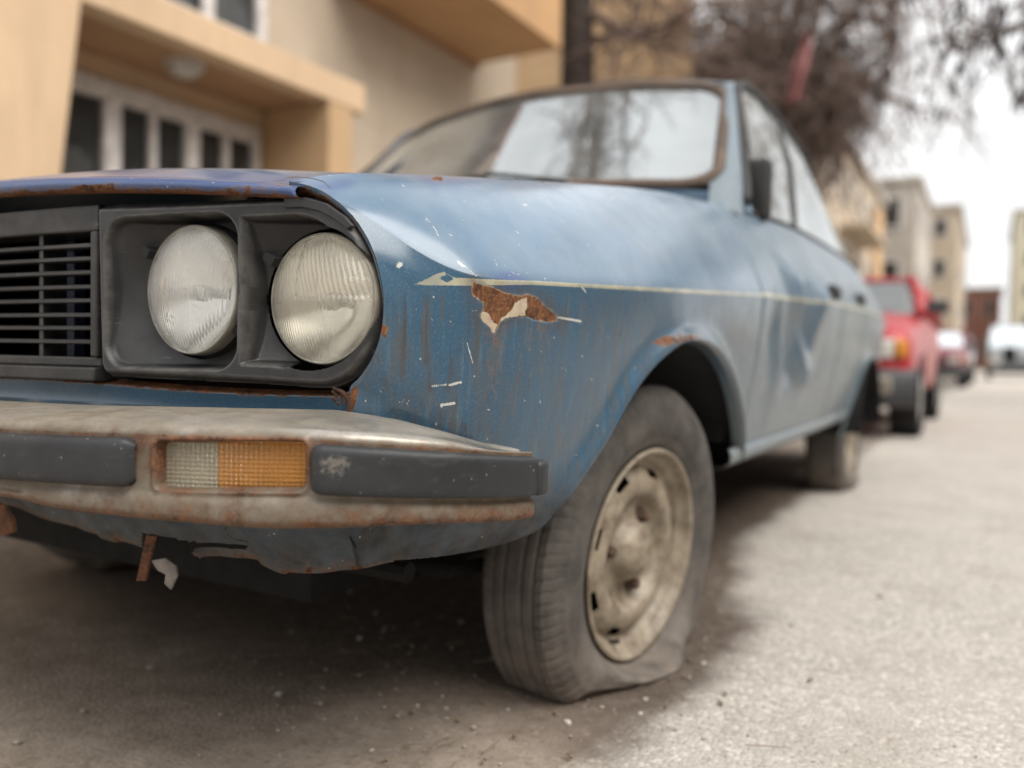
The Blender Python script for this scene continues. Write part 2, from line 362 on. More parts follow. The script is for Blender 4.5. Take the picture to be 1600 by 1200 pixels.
def bumper_mat():
    t = NT('tarnished_bumper_metal')
    rz = t.attr('rz')                               # height within the bumper section, metres
    met = t.mix(t.mr(t.noise(18, 6, 0.65), 0.3, 0.7), (0.30, 0.28, 0.24), (0.50, 0.47, 0.43))
    dust = t.mix(t.mr(t.noise(30, 6, 0.6, sc=(1, 2, 2)), 0.3, 0.7), (0.105, 0.085, 0.060), (0.215, 0.182, 0.138))
    dm = t.mr(t.noise(11, 6, 0.68), 0.30, 0.55, 0.25, 0.95)
    rust = rust_col(t)
    rlike = t.math('ADD', t.attr('rust'), t.math('MULTIPLY', t.math('SUBTRACT', t.noise(38, 7, 0.72), 0.5), 1.0))
    rm = t.mr(rlike, 0.42, 0.66)
    stain = t.mr(rlike, 0.12, 0.5, 0, 0.72)
    dm2 = t.math('MULTIPLY', dm, t.mr(t.attr('bright'), 0, 1, 1.0, 0.15))
    c = t.mix(dm2, met, dust); c = t.mix(stain, c, (0.115, 0.076, 0.045)); c = t.mix(rm, c, rust)
    spk = t.mr(t.noise(330, 3), 0.62, 0.72, 0, 0.5); c = t.mix(spk, c, (0.16, 0.10, 0.06))
    mt = t.math('MULTIPLY', t.math('SUBTRACT', 1.0, t.math('MAXIMUM', dm2, stain)), 0.9)
    ro = t.math('ADD', 0.24, t.math('MULTIPLY', t.math('MAXIMUM', dm2, rm), 0.4))
    h = t.math('ADD', t.math('MULTIPLY', rm, t.noise(240, 4, .7)), t.math('MULTIPLY', t.noise(90, 4), 0.15))
    t.bsdf(Base_Color=c, Metallic=mt, Roughness=ro, Normal=t.bump(h, 0.45, 0.0012)); return t.m
M['bumper'] = bumper_mat()
M['dark'] = plain('dark_cavity', (0.012, 0.012, 0.013), 0.85, var=0.4)
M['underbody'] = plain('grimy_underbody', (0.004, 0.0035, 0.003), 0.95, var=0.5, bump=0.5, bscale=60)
def rusty(name='rusty_iron'):
    t = NT(name); t.bsdf(Base_Color=rust_col(t), Roughness=0.85, Normal=t.bump(t.noise(160, 6, 0.7), 0.6, 0.002)); return t.m
M['rust'] = rusty(); M['seam'] = plain('dark_crusty_rust', (0.045, 0.020, 0.012), 0.95, var=0.6, scale=120, bump=0.5)
def tyre_mat():
    t = NT('dusty_tyre_rubber')
    c = t.mix(t.mr(t.noise(12, 6, 0.6), 0.3, 0.7), (0.034, 0.031, 0.029), (0.060, 0.053, 0.047))
    c = t.mix(t.mr(t.noise(20, 6, 0.7, loc=(5, 3, 2)), 0.40, 0.68, 0, 0.75), c, (0.118, 0.104, 0.092))
    z = t.sepxyz()[2]
    c = t.mix(t.math('MULTIPLY', t.mr(z, -0.205, -0.02, 0.8, 0), t.mr(t.noise(30, 5), .3, .65, .2, 1)), c, (0.19, 0.155, 0.125))
    t.bsdf(Base_Color=c, Roughness=0.75, Normal=t.bump(t.noise(140, 5, 0.65), 0.4, 0.0015)); return t.m
M['tyre'] = tyre_mat()
def rim_mat():
    t = NT('cream_wheel_paint')
    c = t.mix(t.mr(t.noise(14, 6, 0.6), 0.3, 0.7), (0.21, 0.172, 0.122), (0.34, 0.29, 0.22))
    c = t.mix(t.mr(t.noise(26, 6, 0.7, loc=(2, 2, 9)), 0.42, 0.66, 0, 0.85), c, (0.095, 0.062, 0.038))
    c = t.mix(t.mr(t.noise(60, 6, 0.7), 0.63, 0.72, 0, 0.85), c, (0.15, 0.07, 0.03))
    t.bsdf(Base_Color=c, Roughness=0.5, Normal=t.bump(t.noise(120, 4), 0.25, 0.001)); return t.m
M['rim'] = rim_mat(); M['nut'] = plain('grimy_wheel_nut', (0.075, 0.045, 0.028), 0.7, var=0.5, scale=60)
def thin_glass(name, tint=(0.75, 0.8, 0.8), ior=1.6, dust=0.15, filmcol=(0.5, 0.5, 0.48), rough=0.02):
    t = NT(name)
    tr = t.n('BsdfTransparent', {'Color': tint}); gl = t.n('BsdfGlossy', {'Color': (0.90, 0.95, 0.97), 'Roughness': rough}); df = t.n('BsdfDiffuse', {'Color': filmcol})
    fr = t.n('Fresnel', {'IOR': ior})
    m1 = t.n('MixShader', {0: t.mr(t.noise(5, 6, 0.65), 0.3, 0.7, dust*0.5, dust*1.5), 1: tr.outputs[0], 2: df.outputs[0]})
    m2 = t.n('MixShader', {0: fr.outputs[0], 1: m1.outputs[0], 2: gl.outputs[0]})
    return t.surf(m2.outputs[0])
M['windscreen'] = thin_glass('dusty_sky_windscreen_glass', ior=5.2, dust=0.22, filmcol=(0.45, 0.46, 0.45), rough=0.02)  # dust film that also whitens the screen in place of reflected sky
M['sideglass'] = thin_glass('dusty_sky_side_glass', ior=3.0, dust=0.46, filmcol=(0.62, 0.63, 0.62))  # film raised beyond dust so the panes look white with reflected sky
M['carglass'] = thin_glass('plain_car_glass', ior=2.0, dust=0.12, tint=(.5, .55, .55))
M['housepane'] = thin_glass('house_window_glass', ior=1.25, dust=0.04, tint=(0.7, 0.7, 0.7))
def lens_mat(name, tint, milky, mfac):
    t = NT(name)
    p = t.n('BsdfPrincipled', {'Base Color': tint, 'Roughness': 0.05, 'Transmission Weight': 1.0, 'IOR': 1.25, 'Normal': t.bump(t.noise(300, 3), 0.08, 0.0006)})
    d = t.n('BsdfPrincipled', {'Base Color': milky, 'Roughness': 0.28, 'Specular IOR Level': 0.6})
    f = t.mr(t.noise(13, 6, 0.7), 0.3, 0.72, mfac*0.55, min(1, mfac*1.5))
    m = t.n('MixShader', {0: f, 1: p.outputs[0], 2: d.outputs[0]})
    return t.surf(m.outputs[0])
M['lens'] = lens_mat('hazed_headlight_glass', (0.97, 0.97, 0.95), (0.66, 0.655, 0.63), 0.24)
M['lens_yellow'] = lens_mat('yellowed_headlight_glass', (0.95, 0.93, 0.86), (0.62, 0.585, 0.50), 0.27)
M['amber'] = lens_mat('amber_indicator_plastic', (0.95, 0.50, 0.09), (0.42, 0.17, 0.022), 0.55)
M['clearlens'] = lens_mat('clear_indicator_plastic', (0.8, 0.77, 0.62), (0.32, 0.285, 0.20), 0.5)
M['reflector'] = plain('silvered_reflector', (0.85, 0.84, 0.81), 0.2, 1.0, var=0.08)
M['chrome_dull'] = plain('dull_chrome', (0.5, 0.49, 0.46), 0.35, 0.9, dirt=(0.2, 0.14, 0.09))
M['gasket'] = plain('perished_brown_rubber', (0.085, 0.058, 0.042), 0.8, var=0.5, scale=9, bump=0.3)
M['blackrub'] = plain('black_rubber', (0.018, 0.018, 0.018), 0.7)
M['seat'] = plain('grey_seat_cloth', (0.10, 0.095, 0.09), 0.95)
M['stone'] = plain('grey_pebble', (0.30, 0.27, 0.24), 0.9, var=0.4, scale=40); M['gravel'] = plain('mixed_grit', (0.36, 0.32, 0.275), 0.95, var=0.6, scale=25)

# ================================================================== GROUND
def road_mat():
    t = NT('worn_asphalt'); x, y, z = t.sepxyz()
    v1 = t.n('TexVoronoi', {'Vector': t.coord(), 'Scale': 140.0}); vc = t.n('SeparateColor', {'Color': v1.outputs['Color']}).outputs
    v2 = t.n('TexVoronoi', {'Vector': t.coord(), 'Scale': 75.0}); vc2 = t.n('SeparateColor', {'Color': v2.outputs['Color']}).outputs
    agg = t.mix(t.mr(vc[0], 0, 1), (0.285, 0.258, 0.230), (0.52, 0.485, 0.440))
    agg = t.mix(t.math('MULTIPLY', t.math('GREATER_THAN', vc[1], 0.84), 0.9), agg, (0.74, 0.69, 0.62))
    agg = t.mix(t.math('MULTIPLY', t.math('GREATER_THAN', vc[2], 0.86), 0.6), agg, (0.14, 0.12, 0.10))
    big = t.mix(t.mr(vc2[0], 0.2, 1), (0.34, 0.312, 0.28), (0.48, 0.45, 0.41))
    c = t.mix(0.35, agg, big)
    c = t.mix(t.mr(t.noise(1.3, 6, 0.6), 0.35, 0.7, 0, 0.55), c, (0.50, 0.462, 0.415))
    c = t.mix(t.mr(t.noise(5, 6, 0.65, loc=(3, 3, 0)), 0.5, 0.72, 0, 0.4), c, (0.24, 0.205, 0.165))
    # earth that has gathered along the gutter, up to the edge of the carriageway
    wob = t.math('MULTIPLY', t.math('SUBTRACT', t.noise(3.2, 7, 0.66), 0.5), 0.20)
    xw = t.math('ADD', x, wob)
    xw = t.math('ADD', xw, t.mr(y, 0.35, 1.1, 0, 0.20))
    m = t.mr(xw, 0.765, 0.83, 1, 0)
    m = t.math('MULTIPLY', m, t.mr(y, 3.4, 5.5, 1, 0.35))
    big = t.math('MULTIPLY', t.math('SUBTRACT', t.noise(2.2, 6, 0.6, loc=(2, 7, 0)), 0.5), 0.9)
    dark = t.mr(t.math('ADD', y, big), -0.44, -0.10, 0, 1)  # under-car soil darkened: brown debris plus the car's shade put into the colour
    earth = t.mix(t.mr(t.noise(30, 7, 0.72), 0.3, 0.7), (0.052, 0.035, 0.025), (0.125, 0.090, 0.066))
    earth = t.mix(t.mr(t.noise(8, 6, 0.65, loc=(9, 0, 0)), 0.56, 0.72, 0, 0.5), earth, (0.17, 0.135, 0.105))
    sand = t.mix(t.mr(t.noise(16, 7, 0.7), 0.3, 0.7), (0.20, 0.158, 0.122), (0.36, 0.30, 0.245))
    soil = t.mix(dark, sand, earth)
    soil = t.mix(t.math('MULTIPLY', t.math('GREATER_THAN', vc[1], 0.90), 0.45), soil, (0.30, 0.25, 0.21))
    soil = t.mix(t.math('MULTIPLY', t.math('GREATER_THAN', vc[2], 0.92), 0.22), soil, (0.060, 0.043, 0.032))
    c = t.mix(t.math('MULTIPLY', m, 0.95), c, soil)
    # darker brown fringe against the asphalt beside the wheel
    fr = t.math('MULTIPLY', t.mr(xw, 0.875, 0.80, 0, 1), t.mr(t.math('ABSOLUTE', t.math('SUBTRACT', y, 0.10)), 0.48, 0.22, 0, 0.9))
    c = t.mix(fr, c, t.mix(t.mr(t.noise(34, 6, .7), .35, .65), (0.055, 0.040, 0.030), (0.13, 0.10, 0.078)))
    h = t.math('SUBTRACT', 1.0, t.math('MULTIPLY', v1.outputs['Distance'], 1.0))
    h = t.math('ADD', h, t.math('MULTIPLY', t.noise(500, 3), 0.4))
    h = t.math('MULTIPLY', h, t.math('SUBTRACT', 1.0, t.math('MULTIPLY', m, 0.65)))
    t.bsdf(Base_Color=c, Roughness=0.9, Specular_IOR_Level=0.3, Normal=t.bump(h, 0.8, 0.004)); return t.m
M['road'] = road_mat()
def make_ground():
    xs = np.concatenate([[-400, -120, -40, -14], np.arange(-6, 3.2, 0.25), [5, 8, 14, 40, 120, 400]]); 
    xs = np.unique(np.concatenate([xs, np.arange(0.0, 2.2, 0.02)]).round(4))
    ys = np.unique(np.concatenate([[-200, -60, -20, -8, -4], np.arange(-2, 6, 0.25), np.arange(-1.0, 1.6, 0.02), np.arange(6, 40, 2), [60, 100, 200, 500, 1200]]).round(4))
    X, Y = np.meshgrid(xs, ys, indexing='ij'); rr = np.random.default_rng(3)
    Z = np.zeros_like(X)
    ph = rr.uniform(0, 6.28, (14, 3)); k = rr.normal(0, 6, (14, 2))
    near = np.exp(-((X-1)**2+(Y-0.2)**2)/3)
    for i in range(14): Z += 0.0011*np.sin(k[i, 0]*X+k[i, 1]*Y+ph[i, 0])
    Z = Z*near - 0.001
    V = np.stack([X, Y, Z], -1).reshape(-1, 3)
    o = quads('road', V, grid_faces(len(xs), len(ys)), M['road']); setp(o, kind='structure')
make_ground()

# ================================================================== THE BLUE CAR
CAR = empty('parked_car', (0.0, 1.3, 0.0), 'weathered blue saloon with rust patches, four round headlights and a flat front tyre', 'car')
W_ = spl([-0.80, -0.74, -0.71, -0.68, -0.64, -0.58, -0.50, -0.30, 0.0, 0.5, 1.2, 2.4, 3.0, 3.45, 3.6],
         [0.640, 0.672, 0.694, 0.714, 0.732, 0.748, 0.764, 0.786, 0.798, 0.802, 0.808, 0.800, 0.775, 0.735, 0.70])
zs_ = spl([-0.80, -0.65, 0.48, 2.4, 3.6], [0.607, 0.613, 0.672, 0.735, 0.745])
def Xside(y, z):
    d = np.maximum(zs_(y)-np.asarray(z), 0)
    return W_(y) + 0.004 - 0.075*d - 0.24*d**2 - 5.0*np.maximum(0.37-np.asarray(z), 0)**2*sstep(-0.1, -0.3, y)
def side_hit(px, py, t0=0.3, t1=5.5): return solve(px, py, lambda P: P[0]-float(Xside(P[1], P[2])), t0, t1)
yb_ = lambda x: -0.757+0.19*np.asarray(x)**2                          # plan curve of the nose
def nose_hit(px, py, off=0.0): return solve(px, py, lambda P: P[1]-(float(yb_(P[0]))+off), 0.4, 1.5)
# skyline of the wing
Rx_ = spl([-0.74, -0.6, -0.3, 0.2, 0.6, 1.2, 2.4, 2.9, 3.6], [0.575, 0.605, 0.640, 0.668, 0.690, 0.715, 0.705, 0.68, 0.62])
_sk = []
for px, py in [(480, 284), (520, 275), (570, 271), (640, 272), (700, 275), (780, 279), (850, 283), (930, 289), (1000, 295), (1060, 305)]:
    P = solve(px, py, lambda P: P[0]-float(Rx_(P[1])), 0.4, 4.0); _sk.append((P[1], P[2]))
_sk.sort(); print('ridge', np.round(_sk, 3).tolist())
Rz_ = spl([p[0] for p in _sk]+[1.3, 2.4, 2.9, 3.6], [p[1] for p in _sk]+[0.925, 0.945, 0.935, 0.88])
def bez(P0, P1, P2, t):
    t = np.asarray(t)[..., None]; return P0*(1-t)**2+2*P1*t*(1-t)+P2*t*t
def shoulder(y, t, zs=None):
    """point on the slanting shoulder: t=0 ridge, t=1 belt crease"""
    y = np.asarray(y, float); rx, rz, w = Rx_(y), Rz_(y), W_(y); zs = zs_(y) if zs is None else zs
    P0 = np.stack([rx, y, rz], -1); P2 = np.stack([w+0.004, y, zs], -1)
    P1 = np.stack([np.maximum(w-0.046, rx+0.3*(w-rx)), y, zs+0.70*(rz-zs)], -1)
    return bez(P0, P1, P2, t)
# front edge of the wing: round the headlight surround, then down to the apron
B_px = [(452, 283), (478, 289), (505, 300), (535, 322), (558, 348), (576, 378), (588, 410), (596, 445), (599, 475), (597, 508), (590, 540), (578, 567), (562, 590), (548, 606), (545, 640), (546, 700), (546, 780), (545, 830), (556, 885)]
B3 = np.array([nose_hit(*p) for p in B_px]); B3 = smooth_curve(B3, 400)
print('wing front edge', B3[::60].round(3).tolist())
# wheel arch edge seen through the lens -> outline in (y,z) on the wing
A_px = [(530, 893), (600, 884), (680, 873), (740, 862), (787, 850), (825, 831), (844, 813), (862, 790), (882, 764), (901, 736), (930, 693), (958, 645), (987, 598), (1020, 560), (1056, 534), (1087, 532), (1113, 548), (1134, 583), (1147, 628), (1154, 680), (1151, 718)]
A3 = np.array([side_hit(*p) for p in A_px]); print('arch', A3.round(3).tolist())
A2 = smooth_curve(A3[:, 1:], 170)
ARCH = np.vstack([A2, [[A2[-1, 0], 0.0], [A2[0, 0], 0.0]]])
Y_GAP = float(side_hit(1193, 462)[1]); print('door gap y', Y_GAP)
# the paint marks, traced as outlines on the wing
def PX(c, ox=540, oy=360, k=0.4125): return [(ox+a*k, oy+b*k) for a, b in c]
CHIP = PX([(472, 190), (500, 198), (560, 212), (600, 232), (660, 246), (690, 236), (725, 253), (760, 288), (800, 318), (806, 347), (760, 350), (715, 341), (690, 330), (640, 329), (605, 336), (585, 356), (570, 386), (558, 396), (545, 370), (520, 346), (505, 326), (515, 305), (520, 280), (495, 258), (476, 246)])
PRIM = [PX([(640, 272), (665, 255), (690, 252), (690, 290), (680, 325), (632, 331), (602, 337), (588, 350), (582, 338), (625, 300)]),
        PX([(514, 303), (545, 313), (560, 345), (577, 352), (568, 385), (556, 398), (540, 370), (518, 348), (503, 326)]),
        PX([(700, 333), (760, 342), (756, 352), (715, 343)]), PX([(476, 240), (498, 252), (520, 272), (512, 276), (492, 262), (472, 250)])]
STR = PX([(232, 208), (290, 190), (345, 162), (372, 155), (412, 177), (480, 180), (560, 184), (700, 188), (1000, 205), (1300, 222), (1586, 240), (1586, 252), (1300, 240), (1000, 223), (700, 208), (480, 211), (410, 211)])
STRHOLE = PX([(357, 181), (384, 168), (408, 183), (384, 196)])
SCR = [([(200, 136), (210, 128)], 9), ([(460, 425), (482, 502)], 2.6), ([(425, 118), (445, 135)], 5), ([(445, 130), (500, 177)], 1.8), ([(560, 95), (580, 150)], 1.6), ([(342, 0), (352, 20)], 3),
       ([(806, 330), (845, 336), (890, 344)], 5), ([(615, 172), (712, 158)], 1.6), ([(326, 590), (380, 584)], 4.5), ([(394, 586), (436, 575)], 5.5), ([(362, 662), (412, 655)], 6), ([(364, 655), (366, 672)], 2.5),
       ([(200, 692), (225, 684), (238, 665), (240, 640)], 1.8), ([(203, 650), (226, 648)], 3), ([(62, 660), (80, 650), (72, 640)], 2.5), ([(128, 605), (136, 612)], 3), ([(332, 250), (336, 254)], 4), ([(480, 305), (505, 303)], 2),
       ([(740, 455), (742, 462)], 2), ([(265, 296), (267, 300)], 3), ([(390, 263), (412, 262)], 1.3), ([(320, 328), (330, 340)], 1.8), ([(655, 45), (660, 60)], 2), ([(600, 130), (640, 165)], 1.2), ([(735, 640), (738, 655)], 2), ([(700, 545), (702, 560)], 1.6), ([(895, 215), (912, 236)], 3)]
SCR = [(PX(p), w*0.4125+0.45) for p, w in SCR] + [([(668, 342), (676, 352), (682, 362)], 1.3), ([(848, 300), (862, 322), (880, 348)], 1.0), ([(805, 360), (812, 366)], 1.2), ([(628, 288), (632, 292)], 1.5), ([(760, 330), (766, 338)], 1)]
RUSTP = [([(752, 500), (775, 522), (790, 500), (786, 560), (778, 640), (764, 600), (757, 550)], 0.40), ([(812, 500), (866, 500), (858, 560), (846, 600), (836, 540), (822, 560)], 0.36), ([(1014, 536), (1040, 524), (1082, 521), (1100, 528), (1080, 533), (1035, 543)], 0.62), ([(596, 508), (606, 512), (603, 526), (596, 524)], 0.9), ([(674, 277), (692, 276), (690, 281), (678, 281)], 0.9),
         ([(548, 606), (556, 600), (560, 612), (552, 640), (545, 640)], 0.8), ([(585, 380), (592, 400), (600, 440), (603, 480), (600, 510), (590, 545), (570, 585), (560, 600), (556, 592), (580, 550), (593, 500), (594, 450), (584, 400)], 0.36),
         ([(480, 288), (510, 300), (540, 322), (565, 352), (560, 356), (532, 328), (505, 306)], 0.6), ([(1150, 700), (1170, 700), (1170, 760), (1120, 790)], 0.55)]
CRACK = [([(412, 292), (428, 284), (440, 279), (462, 276), (490, 279), (506, 284), (516, 294)], 1.3), ([(440, 279), (455, 285), (470, 284)], 1.1), ([(705, 432), (706, 445)], 0.9), ([(545, 818), (540, 830), (552, 848), (556, 856)], 2.2)]
VIOL = [([(655, 274), (700, 276), (760, 282), (740, 290), (690, 292), (680, 306), (668, 290)], 0.35), ([(770, 428), (800, 424), (826, 436), (822, 446), (796, 450), (776, 444)], 0.55), ([(455, 284), (500, 278), (560, 275), (540, 300), (520, 305), (490, 295)], 0.35)]
_rs = random.Random(21)
for _k in range(46):
    _x, _y = _rs.uniform(600, 1010), _rs.uniform(300, 690); _a = _rs.choice([_rs.gauss(0, .25), _rs.gauss(1.5, .3), _rs.uniform(0, 3)]); _l = abs(_rs.gauss(0, 7))+1
    SCR.append(([(_x, _y), (_x+_l*0.5*math.cos(_a)+_rs.gauss(0, .6), _y+_l*0.5*math.sin(_a)), (_x+_l*math.cos(_a), _y+_l*math.sin(_a)+_rs.gauss(0, .8))], _rs.choice([0.7, 0.8, 1.0, 1.5])))
SCL = 1/1420.0                                                            # metres per photo pixel at the wing
def paint_attrs(V, low=None):
    q = project(V); n = len(V); near = V[:, 0] > 0
    at = {k: np.full(n, -1.0) for k in ('chip', 'primer', 'stripe', 'scratch', 'crack')}
    at['violet'] = np.zeros(n); at['rust'] = np.zeros(n)
    at['chip'] = -sdf_poly(q, CHIP)*SCL
    at['primer'] = np.max([-sdf_poly(q, p) for p in PRIM], 0)*SCL
    at['stripe'] = np.minimum(-sdf_poly(q, STR), sdf_poly(q, STRHOLE))*SCL
    at['scratch'] = np.max([-sdf_line(q, p, w) for p, w in SCR], 0)*SCL
    at['crack'] = np.max([-sdf_line(q, p, w) for p, w in CRACK], 0)*SCL
    for p, a in VIOL: at['violet'] = np.maximum(at['violet'], a*sstep(8, -8, sdf_poly(q, p)))
    for p, a in RUSTP: at['rust'] = np.maximum(at['rust'], a*sstep(9, -5, sdf_poly(q, p)))
    at['low'] = sstep(0.01, -0.05, V[:, 2]-zs_(V[:, 1])) if low is None else np.full(n, float(low))
    y = V[:, 1]; rel = V[:, 2]-zs_(y)
    at['dust'] = np.clip(0.06+0.30*sstep(-0.3, 0.5, y)+0.22*sstep(0.5, 1.2, y)+0.5*sstep(0.58, 0.36, V[:, 2])*sstep(0.0, 0.35, y), 0, 0.9)
    at['dust'] *= 1-0.75*np.exp(-((y-1.02)/0.22)**4-((V[:, 2]-0.56)/0.17)**4)-0.5*np.exp(-((y-0.30)/0.16)**2-((V[:, 2]-0.72)/0.06)**2)
    at['sky_chalk'] = 0.9*sstep(-0.005, 0.015, rel)*(y > 0.3)
    at['mud'] = 0.95*sstep(0.42, 0.33, V[:, 2])*sstep(0.1, -0.3, V[:, 1])
    for k in ('chip', 'primer', 'stripe', 'scratch', 'crack'): at[k][~near] = -1
    return at
def make_wing():
    nu, ns, nl = 420, 90, 210
    # rows: shoulder then side
    zc = B3[:, 2]; RISE = 0.078; k = np.argmin(np.abs(zc-zs_(B3[:, 1])-RISE) + (np.arange(len(B3)) > 250)*9)
    crease = lambda y, y0: zs_(y)+RISE*np.exp(-(np.maximum(y-y0, 0)/0.045)**1.5)
    Bs = resample(B3[:k+1], ns+1); Bl = resample(B3[k:], nl+1)
    u = np.linspace(0, 1, nu); u = 0.55*u+0.45*u**2
    rows = []
    for j in range(ns+1):
        t = j/ns; y = Bs[j, 1]+(Y_GAP-Bs[j, 1])*u; P = shoulder(y, np.full(nu, t), np.minimum(crease(y, Bs[j, 1]), Rz_(y)-0.004))
        s = (u*(Y_GAP-Bs[j, 1])); d = Bs[j]-P[0]
        P = P+d[None]*np.exp(-(s/0.055)**1.3)[:, None]; rows.append(P)
    for j in range(1, nl+1):
        t = j/nl; y = Bl[j, 1]+(Y_GAP-Bl[j, 1])*u
        zb = np.interp(y, [-0.7, -0.5, -0.3, 0.1, 0.3, 0.345, 0.445], [0.260, 0.250, 0.235, 0.23, 0.235, 0.25, 0.332])
        zc_ = np.minimum(crease(y, Bl[j, 1]), Rz_(y)-0.004); z = zc_+(zb-zc_)*t; P = np.stack([Xside(y, z), y, z], -1)
        s = u*(Y_GAP-Bl[j, 1]); d = Bl[j]-P[0]
        P = P+d[None]*np.exp(-(s/0.055)**1.3)[:, None]; rows.append(P)
    V = np.array(rows).transpose(1, 0, 2)            # nu, nv, 3
    nv = V.shape[1]; V = V.reshape(-1, 3)
    sd_ = sdf_poly(V[:, 1:], ARCH)
    # flared lip round the arch
    V[:, 0] += 0.016*np.exp(-(np.maximum(sd_, 0)/0.020)**2)*(V[:, 2] < 0.62)*sstep(-0.47, -0.38, V[:, 1])
    V[:, 0] -= 0.0009*sstep(1.0, -1.0, sdf_poly(project(V), CHIP))
    # soft waves of old panel work
    V[:, 0] += 0.0012*np.sin(V[:, 1]*13+1.3)*np.sin(V[:, 2]*17)
    F = grid_faces(nu, nv); cs = sd_[F]
    keep = (cs.min(1) > -0.004) & (cs.mean(1) > 0) ; F = F[keep]
    bd = (sd_ < 0); Vn = nearest_on_poly(V[:, 1:], ARCH); V[bd, 1:] = Vn[bd]
    at = paint_attrs(V)
    q = project(V); at['dust'] += 0.5*sstep(30, 0, np.abs(sdf_poly(q, [(900, 350), (1060, 330), (1100, 370), (1040, 400), (950, 420), (860, 400)])))*0.3
    at['sky_chalk'] = np.tile(sstep(ns+3, ns-8, np.arange(nv)), nu)  # rows above the crease take the painted-in sky paleness
    V, F, at = compact(V, F, at)
    w = quads('front_wing', V, F, M['paint'], CAR, attrs=at)
    fl = np.array([B3+np.array(o) for o in ((0, 0, 0.0), (-0.001, 0.0005, -0.003), (-0.0015, 0.003, -0.0065), (-0.004, 0.030, -0.016))]).transpose(1, 0, 2).reshape(-1, 3)[:4*300]
    quads('wing_flange', fl, grid_faces(300, 4), M['paint'], w, attrs={'rust': np.tile([0.25, 0.5, 0.66, 0.9], 300), 'sky_chalk': np.tile([0.6, 0.3, 0, 0], 300)})
    # returned lip of the arch
    a = smooth_curve(A3[6:, 1:], 160); x = Xside(a[:, 0], a[:, 1])+0.016*sstep(-0.47, -0.38, a[:, 0])
    cen = np.array([0.02, 0.25]); rr = []
    for inn, dx in ((0, 0.0), (-0.003, -0.003), (-0.006, -0.012), (-0.006, -0.03)):
        dirv = a-cen; dirv /= np.linalg.norm(dirv, axis=1)[:, None]; p = a+dirv*inn
        rr.append(np.stack([x+dx, p[:, 0], p[:, 1]], -1))
    L_ = np.array(rr).transpose(1, 0, 2).reshape(-1, 3)
    quads('arch_lip', L_, grid_faces(160, 4), M['paint'], w, attrs={**paint_attrs(L_), 'rust': np.full(len(L_), 0.12)+0.30*(L_[:, 2] > 0.5)*(L_[:, 1] > -0.05)*(L_[:, 1] < 0.12)})
    # inside of the wheel arch
    ins = []
    for dx in (-0.012, -0.10, -0.22, -0.36):
        ins.append(np.stack([x+dx, a[:, 0]*1.0, a[:, 1]+0.004], -1))
    I_ = np.array(ins).transpose(1, 0, 2).reshape(-1, 3)
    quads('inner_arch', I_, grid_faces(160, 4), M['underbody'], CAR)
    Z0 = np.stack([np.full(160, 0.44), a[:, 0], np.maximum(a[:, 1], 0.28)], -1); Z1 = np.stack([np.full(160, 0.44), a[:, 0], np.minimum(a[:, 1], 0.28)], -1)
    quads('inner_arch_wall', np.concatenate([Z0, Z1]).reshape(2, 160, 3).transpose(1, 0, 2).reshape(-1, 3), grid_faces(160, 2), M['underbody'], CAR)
    return w
WING = make_wing()
def mirror_part(o, parent=CAR):
    """the same part on the far side of the car"""
    me = o.data.copy(); n = len(me.vertices); co = np.empty(n*3, np.float32); me.vertices.foreach_get('co', co); co = co.reshape(-1, 3); co[:, 0] *= -1
    me.vertices.foreach_set('co', co.ravel()); me.flip_normals()
    for k in ('chip', 'primer', 'stripe', 'scratch', 'crack'):
        if k in me.attributes: me.attributes[k].data.foreach_set('value', np.full(n, -1, np.float32))
    me.update()
    if n > 60000:
        pass
    c = link(o.name.split('.')[0], me, None, parent)
    if o.parent is not CAR and parent is CAR: pass
    for ch in o.children: mirror_part(ch, c)
    return c
FAR = [WING]

